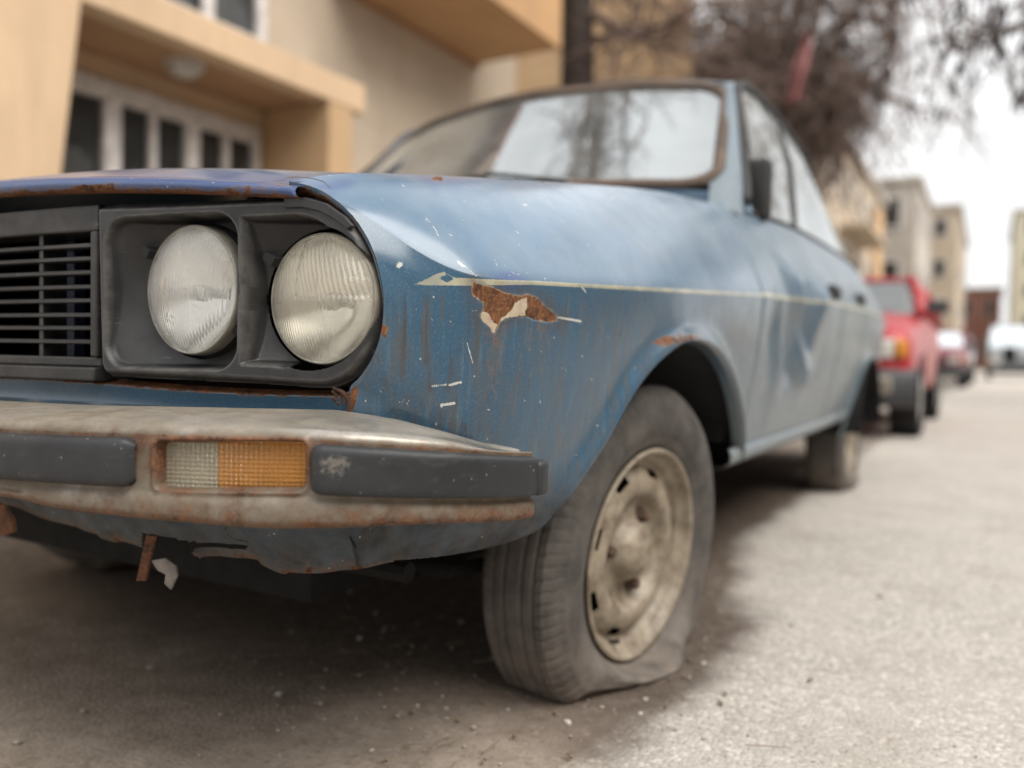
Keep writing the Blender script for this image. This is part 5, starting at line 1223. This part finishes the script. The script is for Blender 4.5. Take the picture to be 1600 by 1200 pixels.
# upper storey that juts out over the far end
MB().box((XB+0.002, 4.75, 4.10), (-3.20, 7.4, 7.2)).build('jutting_storey', M['soffit2'], HOUSE, bevel=0.01)
MB().box((XB+0.002, 4.70, 4.04), (XB+0.06, 7.4, 4.097)).build('drip_moulding', M['soffit'], HOUSE)
MB().box((XB-7, -3.2, 7.3), (-3.9, 8.6, 7.5)).build('roof', M['tiles'], HOUSE)
lz = 2.632; lc = at_z(288, 100, lz); LMP = empty('ceiling_lamp', (lc[0], lc[1], lz), 'round ribbed glass ceiling lamp, unlit, under the porch roof', 'lamp')
M['lampglass'] = plain('milky_lamp_glass', (0.42, 0.40, 0.36), 0.3)
sh = MB().lathe([(0.115, -0.012), (0.125, -0.03), (0.118, -0.055), (0.09, -0.08), (0.05, -0.095), (0.001, -0.10)], (lc[0], lc[1], lz), 'z', 40)
sh.v = [(lc[0]+(x-lc[0])*(1+0.02*math.cos(16*math.atan2(y-lc[1], x-lc[0]))), lc[1]+(y-lc[1])*(1+0.02*math.cos(16*math.atan2(y-lc[1], x-lc[0]))), z) for x, y, z in sh.v]
sh.build('lamp_shade', M['lampglass'], LMP, smooth=True)
MB().lathe([(0.0, -0.001), (0.145, -0.001), (0.145, -0.014), (0.10, -0.016)], (lc[0], lc[1], lz), 'z', 40).build('lamp_base', M['frame'], LMP, smooth=True)
# ochre neighbour set at an angle
OH = empty('house', (-8, 17, 0), 'tall ochre house set at an angle beyond the cream one, partly behind branches', 'house')
MB().prism([(-3.79, 14, 0), (-6.9, 21, 0), (-14, 21, 0), (-14, 14, 0)], (0, 0, 0), (0, 0, 11.5)).build('wall', M['orange'], OH)
MB().prism([(-3.6, 13.8, 11.5), (-6.8, 21.2, 11.5), (-14, 21.2, 11.5), (-14, 13.8, 11.5)], (0, 0, 0), (0, 0, 0.3)).build('roof', M['tiles'], OH)
def win_y(parent, x0, x1, z0, z1, y):
    f = MB(); t = 0.08
    f.box((x0, y-0.05, z0), (x0+t, y-0.001, z1)); f.box((x1-t, y-0.05, z0), (x1, y-0.001, z1)); f.box((x0+t, y-0.05, z1-t), (x1-t, y-0.001, z1)); f.box((x0-0.05, y-0.09, z0-t), (x1+0.05, y-0.001, z0))
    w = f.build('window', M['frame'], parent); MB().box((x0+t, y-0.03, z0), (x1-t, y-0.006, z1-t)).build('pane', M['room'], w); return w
for zz in (1.0, 4.0, 7.2):
    win_y(OH, -8.6, -7.4, zz, zz+1.4, 14); win_y(OH, -11.6, -10.4, zz, zz+1.4, 14)
def far_block(loc, x0, x1, y0, y1, h, wall, label, floors=3, cols=3, scols=4, roof='greywall', extra=None, side=1):
    e = empty('apartment_building' if floors > 2 else 'building', loc, label, 'building')
    MB().box((x0, y0, 0), (x1, y1, h)).build('wall', M[wall], e)
    MB().box((x0-0.25, y0-0.25, h), (x1+0.25, y1+0.25, h+0.28)).build('roof', M[roof], e)
    fh = h/floors; xs = x1 if side > 0 else x0
    for f in range(floors):
        z0 = f*fh+fh*0.32; z1 = f*fh+fh*0.78
        for c in range(cols):
            w = (x1-x0)/cols; win_y(e, x0+w*(c+0.3), x0+w*(c+0.7), z0, z1, y0)
        for c in range(scols):
            w = (y1-y0)/scols; a, b = y0+w*(c+0.3), y0+w*(c+0.7)
            m = MB(); X0, X1 = (xs+0.001, xs+0.05) if side > 0 else (xs-0.05, xs-0.001)
            m.box((X0, a, z0), (X1, a+0.1, z1)); m.box((X0, b-0.1, z0), (X1, b, z1)); m.box((X0, a+0.1, z1-0.1), (X1, b-0.1, z1)); m.box((X0, a+0.1, z0), (X1, b-0.1, z0+0.1)); wn = m.build('window', M['frame'], e)
            Y0, Y1 = (xs+0.002, xs+0.02) if side > 0 else (xs-0.02, xs-0.002)
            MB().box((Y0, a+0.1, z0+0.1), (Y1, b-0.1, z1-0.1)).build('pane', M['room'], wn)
    if extra: extra(e)
    return e
def pil(e):
    MB().box((-3.999, 43.2, 0), (-3.75, 46.0, 8.2)).build('pilaster', M['orange'], e)
    for zz in (2.9, 5.7): MB().box((-3.999, 33, zz), (-2.9, 40, zz+0.15)).build('balcony', M['beigewall'], e)
far_block((-8, 36, 0), -13, -4.0, 22, 48, 9.0, 'beigewall', 'stained beige apartment building with an orange pilaster beyond the bare tree', 3, 3, 7, extra=pil)
far_block((-7, 55, 0), -13, -2.5, 50, 62, 10.6, 'greywall', 'pale grey building with three storeys standing past the beige one', 3, 4, 3)
far_block((-6, 80, 0), -13, -1.1, 70, 95, 12.3, 'beigewall', 'tall grey beige apartment block just before the brick red building', 4, 5, 5)
far_block((0, 116, 0), -2.4, 2.2, 110, 124, 9.2, 'brick', 'low brick red building closing the end of the street', 2, 2, 2)
far_block((8, 100, 0), 3.0, 14, 90, 112, 14.8, 'palewall', 'pale yellow apartment block at the right edge, far down the street', 5, 4, 5, side=-1)
far_block((12, -2, 0), 9.0, 16, -26, 20, 6.4, 'greywall', 'unseen grey terrace added across the street to darken the blue car reflections', 2, 3, 12, side=-1)  # out of view, added so the wing reflects something darker than sky
# kerb and pavement along the houses
o = MB().box((-1.50, -30, -0.02), (-1.34, 48, 0.12)).build('kerb', M['pave'], None, bevel=0.012); setp(o, kind='structure')
o = MB().box((-13, -30, -0.02), (-1.503, 48, 0.108)).build('pavement', M['pave'], None); setp(o, kind='structure')

# ================================================================== TREES
M['bark'] = plain('dark_bark', (0.050, 0.036, 0.030), 0.95, var=0.5, scale=14, bump=0.8, bscale=30)
M['twig'] = plain('bare_brown_twigs', (0.15, 0.105, 0.085), 0.95, var=0.4, scale=4)
M['pod'] = plain('dark_seed_pods', (0.055, 0.045, 0.042), 0.9)
class Twigs:
    def __init__(s): s.V = []; s.F = []; s.n = 0
    def add(s, pts, r0, r1, k=3):
        pts = np.asarray(pts, float); m = len(pts); T = np.gradient(pts, axis=0); T /= np.linalg.norm(T, axis=1)[:, None]+1e-9
        ref = np.array([0.3, 0.9, 0.2]); a = np.cross(T, ref); a /= np.linalg.norm(a, axis=1)[:, None]+1e-9; b = np.cross(T, a)
        r = np.linspace(r0, r1, m)[:, None]; t = 2*np.pi*np.arange(k)/k
        V = pts[:, None]+r[:, None]*(np.cos(t)[None, :, None]*a[:, None]+np.sin(t)[None, :, None]*b[:, None])
        s.V.append(V.reshape(-1, 3)); s.F.append(grid_faces(m, k, wrap_v=True)+s.n); s.n += m*k
    def build(s, name, mat, parent): return quads(name, np.concatenate(s.V), np.concatenate(s.F), mat, parent)
rt = np.random.default_rng(11)
def wander(p, d, length, n, jit, sag=0.0):
    pts = [np.array(p, float)]; d = np.array(d, float); d /= np.linalg.norm(d); st = length/(n-1)
    for i in range(n-1):
        d = d+rt.normal(0, jit, 3); d[2] -= sag; d /= np.linalg.norm(d); pts.append(pts[-1]+d*st)
    return np.array(pts)
def weeping_tree(base, height, label, crown_c, crown_r, n_hang, limbs_to):
    e = empty('weeping_tree', base, label, 'tree'); b = np.array(base, float)
    tr = Twigs(); pts = wander(b, (0.02, 0, 1), height*0.62, 14, 0.05); tr.add(pts, 0.26, 0.15, 10); tr.build('trunk', M['bark'], e)
    cr = Twigs(); top = pts[-1]; limbs = []
    for tgt in limbs_to:
        t = np.array(tgt, float); mid = (top+t)/2+np.array([0, 0, 0.7])
        L_ = smooth_curve([top-np.array([0, 0, rt.uniform(0, 1.2)]), mid+rt.normal(0, 0.25, 3), t], 16); L_ += np.cumsum(rt.normal(0, 0.02, L_.shape), 0); limbs.append(L_); cr.add(L_, 0.14, 0.04, 6)
    src = []
    for L_ in limbs:
        for k in range(9):
            i = rt.integers(3, len(L_)); p = wander(L_[i], rt.normal(0, 1, 3)*(1, 1, 0.4)+(0, 0, 0.25), rt.uniform(0.7, 1.8), 8, 0.18, 0.02); cr.add(p, 0.032, 0.012, 4); src.append(p)
    for k in range(n_hang):
        p = src[rt.integers(len(src))]; q = p[rt.integers(1, len(p))]
        h = wander(q, rt.normal(0, 0.5, 3)+(0, 0, -0.25), rt.uniform(0.5, 1.9), 7, 0.16, 0.13); cr.add(h, 0.014, 0.006, 3)
        for j in range(3):
            h2 = wander(h[rt.integers(2, 7)], rt.normal(0, 0.5, 3)+(0, 0, -0.4), rt.uniform(0.2, 0.6), 4, 0.2, 0.1); cr.add(h2, 0.009, 0.005, 3)
    c = cr.build('crown', M['twig'], e); return e, limbs
WT, LM = weeping_tree((-2.35, 15.0, 0), 9.0, 'bare brown weeping tree with dense drooping twigs beyond the blue car', None, None, 2100,
    [(-3.6, 14.2, 6.6), (-3.0, 15.6, 7.6), (-1.9, 14.4, 5.6), (-1.2, 15.2, 6.4), (-0.7, 14.6, 5.3), (-2.6, 16.2, 6.0), (-1.6, 15.5, 7.8), (-3.9, 15.2, 7.8), (-2.3, 14.0, 5.1), (-0.9, 14.2, 7.4), (-1.5, 14.6, 4.7), (-3.3, 14.6, 5.4), (-2.9, 14.2, 4.9), (-0.4, 15.3, 6.2), (-1.1, 14.8, 4.9), (-4.3, 15.0, 6.0), (-1.9, 15.4, 6.9), (-0.3, 14.8, 5.0), (-0.8, 14.4, 4.3), (-0.1, 15.2, 7.2), (-4.4, 15.6, 5.2), (-1.3, 15.2, 8.6), (-3.0, 15.2, 8.8), (-1.2, 14.9, 4.0)])
# second tree: limbs with pods reach over the street at the upper right
def pod_tree():
    B = (5.9, 12.4, 0)
    e = empty('bare_tree', B, 'bare tree at the right whose thin limbs and dark pods hang over the street', 'tree')
    tr = Twigs(); pts = wander(B, (-0.05, 0, 1), 5.4, 12, 0.04); tr.add(pts, 0.24, 0.16, 10); tr.build('trunk', M['bark'], e)
    cr = Twigs(); src = []
    for tgt in [(-0.1, 11.6, 5.6), (0.5, 12.0, 5.9), (1.2, 11.3, 5.6), (-0.3, 11.0, 6.0), (1.9, 11.6, 5.3), (0.8, 11.9, 4.9), (1.6, 12.1, 4.8), (0.2, 12.4, 5.3)]:
        t = np.array(tgt); L_ = smooth_curve([pts[-1], (pts[-1]+t)/2+np.array([0, 0, 0.1])+rt.normal(0, 0.15, 3), t], 18)+np.cumsum(rt.normal(0, 0.012, (18, 3)), 0); cr.add(L_, 0.085, 0.02, 5)
        for k in range(26):
            p = wander(L_[rt.integers(6, 18)], rt.normal(0, 1, 3)*(1, 0.6, 0.5)+(-0.2, 0, -0.15), rt.uniform(0.4, 1.25), 8, 0.2, 0.06); cr.add(p, 0.020, 0.010, 3); src.append(p)
            if rt.random() < 0.6:
                q = wander(p[-1], (rt.normal(0, .3), 0, -1), rt.uniform(0.3, 0.9), 5, 0.15, 0.1); cr.add(q, 0.014, 0.009, 3); src.append(q)
    P_ = Twigs()
    for k in range(290):
        p = src[rt.integers(len(src))]; q = p[-rt.integers(1, 4)]; h = wander(q, (rt.normal(0, 0.25), rt.normal(0, .25), -1), rt.uniform(0.2, 0.4), 6, 0.12)
        P_.add(h[:3], 0.008, 0.036, 4); P_.add(h[2:], 0.036, 0.009, 4)
    cr.build('crown', M['twig'], e); P_.build('seed_pods', M['pod'], e)['kind'] = 'stuff'
    return e
pod_tree()
# big dark trunk against the ochre house
def trunk_tree():
    e = empty('old_tree', (-3.9, 9.2, 0), 'thick dark tree trunk with bare branches in front of the ochre house', 'tree')
    tr = Twigs(); a = at_y(902, 140, 9.2); b_ = at_y(900, -60, 9.2)
    p = smooth_curve([(a[0]-0.15, 9.2, 0), (a[0]-0.05, 9.2, 2.2), tuple(a), tuple(b_), (b_[0]-0.1, 9.1, 7.4)], 30); tr.add(p, 0.30, 0.20, 12); tr.build('trunk', M['bark'], e)
    cr = Twigs(); src = []
    fork = [p[19], p[21], p[24], p[26], p[28], p[29], p[29], p[29], p[22]]+[p[29]]*4
    tg = [at_y(1085, 20, 8.3), at_y(1075, 88, 8.8), (-1.5, 7.2, 7.5), (-4.5, 9.5, 9.0), (-2.2, 6.0, 8.6), (-1.5, 3.6, 9.2), (-1.3, 1.6, 8.8), (-2.6, 3.0, 9.6), at_y(1010, 60, 9.3), (-1.8, 2.0, 8.2), (-1.6, 2.8, 7.4), (-2.4, 4.2, 7.6), (-1.2, 1.4, 8.6)]
    for f, t in zip(fork, tg):
        L_ = smooth_curve([f, (f+np.array(t))/2+rt.normal(0, 0.15, 3)+(0, 0, .15), t], 18); cr.add(L_, 0.075, 0.022, 6); src.append(L_)
        for k in range(16):
            q = wander(L_[rt.integers(4, 18)], rt.normal(0, 1, 3)+(0.2, 0, 0.2), rt.uniform(0.5, 1.7), 9, 0.16); cr.add(q, 0.02, 0.006, 4)
            for j in range(3): cr.add(wander(q[rt.integers(2, 9)], rt.normal(0, 1, 3), rt.uniform(0.3, 0.9), 5, 0.2), 0.008, 0.003, 3)
    for L_ in src[-8:]:
        for k in range(14):
            q = wander(L_[rt.integers(8, 18)], rt.normal(0, 1, 3)*(1, 1, 0.3), rt.uniform(0.8, 2.0), 9, 0.17); cr.add(q, 0.022, 0.009, 4)
            for j in range(4): cr.add(wander(q[rt.integers(2, 9)], rt.normal(0, 1, 3), rt.uniform(0.3, 0.8), 5, 0.2), 0.011, 0.005, 3)
    cr.build('crown', M['twig'], e)
trunk_tree()
# red cloth caught among the branches
def red_cloth():
    n, m = 26, 40; c0, c1 = at_y(1262, 50, 13.0), at_y(1240, 160, 13.0); V = []
    for i in range(n):
        u = i/(n-1)-0.5
        for j in range(m):
            t = j/(m-1); c = c0*(1-t)+c1*t; V.append((c[0]+u*0.22*(0.7+0.5*t), c[1]+0.07*math.sin(u*11+t*5)+0.04*math.sin(t*9), c[2]+0.05*math.sin(u*8)))
    o = quads('red_cloth', np.array(V), grid_faces(n, m), plain('red_cloth', (0.24, 0.10, 0.095), 0.9), None)
    so = o.modifiers.new('thick', 'SOLIDIFY'); so.thickness = 0.006
    setp(o, 'muted red cloth hanging among the brown twigs of the weeping tree', 'cloth')
red_cloth()

# ================================================================== OTHER CARS
M['redpaint'] = plain('red_car_paint', (0.36, 0.025, 0.03), 0.3, var=0.12); M['maroon'] = plain('dark_red_car_paint', (0.16, 0.018, 0.03), 0.3, var=0.12); M['whitepaint'] = plain('white_car_paint', (0.22, 0.23, 0.24), 0.35, var=0.08)
M['greyplastic'] = plain('grey_bumper_plastic', (0.045, 0.046, 0.05), 0.6); M['lampclear'] = plain('clear_car_lamp', (0.55, 0.54, 0.50), 0.15); M['lampamber'] = plain('amber_car_lamp', (0.55, 0.22, 0.03), 0.25)
def street_car(name, cx, y0, paint, label, cat, group, L_=3.7, Wd=1.58, H=1.35, hood=0.88, wsb=0.95, wst=1.55, van=False):
    e = empty(name, (cx, y0+L_/2, 0), label, cat, group); hw = Wd/2
    # lower body: stations along the length, each a half section
    st = [(0.00, 0.60, 0.86), (0.03, 0.74, 0.93), (0.12, hood-0.06, 0.97), (0.35, hood-0.02, 0.99), (wsb, hood+0.08, 1.0), (wsb+0.6, hood+0.09, 1.0), (L_*0.72, hood+0.10, 1.0), (L_-0.35, hood+0.08, 0.99), (L_-0.06, hood+0.03, 0.96), (L_, hood-0.05, 0.92)]
    sec = lambda w, h: [(0, h+0.015), (0.45*w, h+0.012), (0.82*w, h-0.005), (0.94*w, h-0.035), (1.0*w, h-0.13), (1.01*w, h*0.5+0.16), (0.985*w, 0.34), (0.93*w, 0.24)]
    V = []; 
    for yy, h, k in st:
        s = sec(hw*k, h); ring = [(x, z) for x, z in s]+[(-x, z) for x, z in s[::-1][:-1]]
        V += [(cx+x, y0+yy, z) for x, z in ring]
    nr = 15; m = MB().add(V, [tuple(f) for f in grid_faces(len(st), nr)]+[tuple(range(nr))[::-1], tuple((len(st)-1)*nr+k for k in range(nr))])
    body = m.build('body', M[paint], e, bevel=0.0, smooth=True)
    body.modifiers.new('soft', 'SUBSURF').levels = 2; body.modifiers['soft'].render_levels = 2
    # arches cut as dark recesses, wheels
    for sx in (-1, 1):
        for yy in (0.68, L_-0.70):
            w = MB().lathe([(0.04, 0.085), (0.14, 0.085), (0.175, 0.080), (0.18, 0.075)], (0, 0, 0), 'x', 24)
            ty = MB().lathe([(0.17, 0.07), (0.20, 0.085), (0.255, 0.08), (0.28, 0.055), (0.283, -0.05), (0.25, -0.08)], (0, 0, 0), 'x', 28)
            for b in (w, ty): b.v = [(cx+sx*(hw-0.085)+x*sx, y0+yy+y, 0.283+z) for x, y, z in b.v]
            t_ = ty.build('wheel', M['tyre'], e, smooth=True); w.build('rim', M['chrome_dull'], t_, smooth=True)
            MB().lathe([(0.325, hw*1.012), (0.325, hw-0.2), (0.02, hw-0.2)], (cx, y0+yy, 0.29), 'x', 28) if False else None
            a = MB().lathe([(0.32, 0.0), (0.32, -0.2), (0.02, -0.2)], (0, 0, 0), 'x', 28); a.v = [(cx+sx*(hw*1.012)+x*sx, y0+yy+y, 0.285+z) for x, y, z in a.v if True]
            a.build('wheel_arch', M['dark'], e, smooth=True)
    hb = hood+0.085
    # cabin: pillars and roof in paint, panes set in
    tb = L_-0.55 if not van else L_-0.15; bb = L_-0.12
    wt = hw*0.80; wb = hw*0.95
    bot = [(-wb, wsb), (wb, wsb), (wb, bb), (-wb, bb)]; top = [(-wt, wst), (wt, wst), (wt, tb), (-wt, tb)]
    Bq = [np.array([cx+x, y0+y, hb-0.03]) for x, y in bot]; Tq = [np.array([cx+x, y0+y, H-0.06]) for x, y in top]
    r = MB(); ro = 0.035
    for i in range(4): MB().tube([Bq[i], (Bq[i]+Tq[i])/2+np.array([0.02*np.sign(Bq[i][0]-cx), 0, 0.01]), Tq[i]], 0.045, 8).build('pillar', M[paint], e, smooth=True)
    mid = [((Bq[1]*0.5+Bq[2]*0.5), (Tq[1]*0.5+Tq[2]*0.5)), ((Bq[0]*0.5+Bq[3]*0.5), (Tq[0]*0.5+Tq[3]*0.5))]
    for a, b in mid: MB().tube([a, b], 0.035, 6).build('pillar', M[paint], e, smooth=True)
    n = 13; us = np.linspace(-1, 1, n); ys = np.linspace(wst-0.03, tb+0.03, n); RV = [(cx+u*wt*1.04, y0+y, H-0.055+0.055*(1-u**4)*(1-((y-(wst+tb)/2)/((tb-wst)/2+0.05))**4)) for u in us for y in ys]
    rf = quads('roof', np.array(RV), grid_faces(n, n), M[paint], e); sm = rf.modifiers.new('thick', 'SOLIDIFY'); sm.thickness = 0.05; sm.offset = -1
    for nm, (i, j) in (('windscreen', (0, 1)), ('side_window', (1, 2)), ('rear_window', (2, 3)), ('side_window', (3, 0))):
        MB().add([Bq[i], Bq[j], Tq[j], Tq[i]], [(0, 1, 2, 3)]).build(nm, M['carglass'], e)
    MB().box((cx-hw*0.85, y0+wsb+0.1, 0.45), (cx+hw*0.85, y0+bb-0.1, hb-0.06)).build('cabin', M['dark'], e)
    for x in (-0.36, 0.36): MB().box((cx+x-0.2, y0+wst+0.25, 0.5), (cx+x+0.2, y0+wst+0.4, hb+0.28)).build('seat', M['seat'], e, bevel=0.04)
    # front: lamps, grille, bumper
    for sx in (-1, 1):
        x0, x1 = sorted((cx+sx*hw*0.52, cx+sx*hw*0.83)); h = MB(); h.box((x0, y0-0.012, 0.565), (x1, y0+0.06, 0.70)); hl = h.build('headlight', M['lampclear'], e, bevel=0.015, smooth=True)
        x0, x1 = sorted((cx+sx*hw*0.835, cx+sx*hw*0.935)); MB().box((x0, y0-0.004, 0.57), (x1, y0+0.09, 0.695)).build('indicator', M['lampamber'], e, bevel=0.012, smooth=True)
    MB().box((cx-hw*0.51, y0-0.006, 0.57), (cx+hw*0.51, y0+0.05, 0.685)).build('grille', M['greyplastic'], e, bevel=0.01)
    n = 21; us = np.linspace(-1, 1, n); pf = [(0.02, 0.50), (-0.06, 0.49), (-0.09, 0.45), (-0.09, 0.33), (-0.06, 0.26), (0.02, 0.23)]
    BV = [(cx+u*hw*1.01, y0+a+0.16*abs(u)**6, z) for u in us for a, z in pf]; quads('bumper', np.array(BV), grid_faces(n, 6), M['greyplastic'], e)
    for sx in (-1, 1):
        MB().box((cx+sx*(hw-0.02), y0+wsb+0.30, hb-0.01), (cx+sx*(hw+0.14), y0+wsb+0.36, hb+0.10)).build('wing_mirror', M['greyplastic'], e, bevel=0.02)
    return e
street_car('parked_car', 0.0, 4.85, 'redpaint', 'red hatchback with dark grey bumper parked just behind the blue saloon', 'car', 'cars parked along the kerb', H=1.30, hood=0.86)
street_car('parked_car', 0.0, 19.6, 'maroon', 'dark red car parked farther back, next behind the red hatchback', 'car', 'cars parked along the kerb', H=1.38)
street_car('parked_car', 0.05, 25.0, 'whitepaint', 'pale car half hidden behind the dark red car', 'car', 'cars parked along the kerb', H=1.4)
street_car('delivery_van', 2.05, 33.0, 'whitepaint', 'white van facing us out on the road at the right edge', 'van', None, L_=4.6, Wd=1.85, H=2.05, hood=1.15, wsb=0.7, wst=1.25, van=True)

# ================================================================== SMALL THINGS
def pebble_mesh(seed, r):
    bm = bmesh.new(); bmesh.ops.create_icosphere(bm, subdivisions=2, radius=r); rr = np.random.default_rng(seed)
    k = rr.normal(0, 1, (4, 3)); s = rr.uniform(0.6, 1.2, 3)*np.array([1, 1, 0.65])
    for v in bm.verts:
        p = np.array(v.co)/r; f = 1+0.12*sum(math.sin(2.2*float(p@q)+i) for i, q in enumerate(k)); v.co = Vector(p*r*f*s)
    me = bpy.data.meshes.new('pebble'); bm.to_mesh(me); bm.free(); return me
me = pebble_mesh(2, 0.006); 
for i, (px, py, sc) in enumerate([(438, 1084, 1.1), (500, 1098, 0.7), (233, 1042, 0.9), (622, 1118, 0.6), (742, 1136, 0.7), (1008, 1092, 0.8)]):
    p = at_z(px, py, 0.003); o = link('pebble', me, M['stone'] if not me.materials else None, None); o.location = (p[0], p[1], 0.004*sc); o.scale = (sc,)*3; o.rotation_euler = (0, 0, i*1.3)
    setp(o, 'pale pebble lying on the ground before the flat tyre', 'pebble', 'pebbles before the flat tyre')
g = MB(); rg = random.Random(5); bm = bmesh.new(); bmesh.ops.create_icosphere(bm, subdivisions=1, radius=1); bm.verts.ensure_lookup_table(); IV = np.array([v.co[:] for v in bm.verts]); IF = [[v.index for v in f.verts] for f in bm.faces]; bm.free()
for k in range(800):
    if k < 600: x = rg.gauss(0.75, 0.35); y = rg.gauss(-0.25, 0.45)
    else: x = rg.uniform(-0.6, 2.0); y = rg.uniform(-0.9, 2.0)
    r = abs(rg.gauss(0, 0.0016))+0.0007; q = IV*np.array([r*rg.uniform(.7, 1.4), r*rg.uniform(.7, 1.4), r*0.7]); a = rg.uniform(0, 6.28); c, s = math.cos(a), math.sin(a); q = q@np.array([[c, s, 0], [-s, c, 0], [0, 0, 1]])
    g.add(q+np.array([x, y, 0.001]), IF)
o = g.build('gravel', M['gravel'], None, fix=False); setp(o, kind='stuff')
# dry stalks and leaf scraps blown under the car
tw = Twigs()
for k in range(70):
    x = rg.gauss(0.55, 0.25); y = rg.gauss(-0.35, 0.30); a = rg.uniform(0, 6.28); l = rg.uniform(0.015, 0.06); n = 5
    tw.add([(x+l*t*math.cos(a+0.5*t), y+l*t*math.sin(a+0.5*t), 0.003+0.004*math.sin(t*3)) for t in np.linspace(0, 1, n)], 0.0008, 0.0005, 3)
for k in range(28):
    x = rg.gauss(0.72, 0.14); y = rg.gauss(-0.15, 0.32); a = rg.uniform(0, 6.28); l = rg.uniform(0.006, 0.016); n = 4
    tw.add([(x+l*t*math.cos(a), y+l*t*math.sin(a), 0.003+0.003*math.sin(t*3)) for t in np.linspace(0, 1, n)], 0.0028, 0.0012, 4)
o = tw.build('dead_grass_litter', plain('dry_stalks', (0.20, 0.145, 0.095), 0.95), None); setp(o, kind='stuff')
# painted and rubber parts without marks of their own carry none
for o in bpy.data.objects:
    if o.type != 'MESH' or not o.data.materials: continue
    mn = o.data.materials[0].name
    keys = ('chip', 'primer', 'stripe', 'scratch', 'crack') if mn == 'faded_blue_paint' else ('scuff', 'scratch') if mn == 'scuffed_rubber' else ()
    for k in keys:
        if k not in o.data.attributes:
            a = o.data.attributes.new(k, 'FLOAT', 'POINT'); a.data.foreach_set('value', np.full(len(o.data.vertices), -1, np.float32))
    if mn == 'faded_blue_paint' and 'sky_chalk' not in o.data.attributes:
        a = o.data.attributes.new('sky_chalk', 'FLOAT', 'POINT'); a.data.foreach_set('value', np.full(len(o.data.vertices), 0.8, np.float32))
print('objects', len(bpy.data.objects))
tt_ = sorted(((sum(len(p.vertices)-2 for p in o.data.polygons), o.name) for o in bpy.data.objects if o.type == 'MESH'), reverse=True); print('tris', sum(t for t, _ in tt_), tt_[:14])
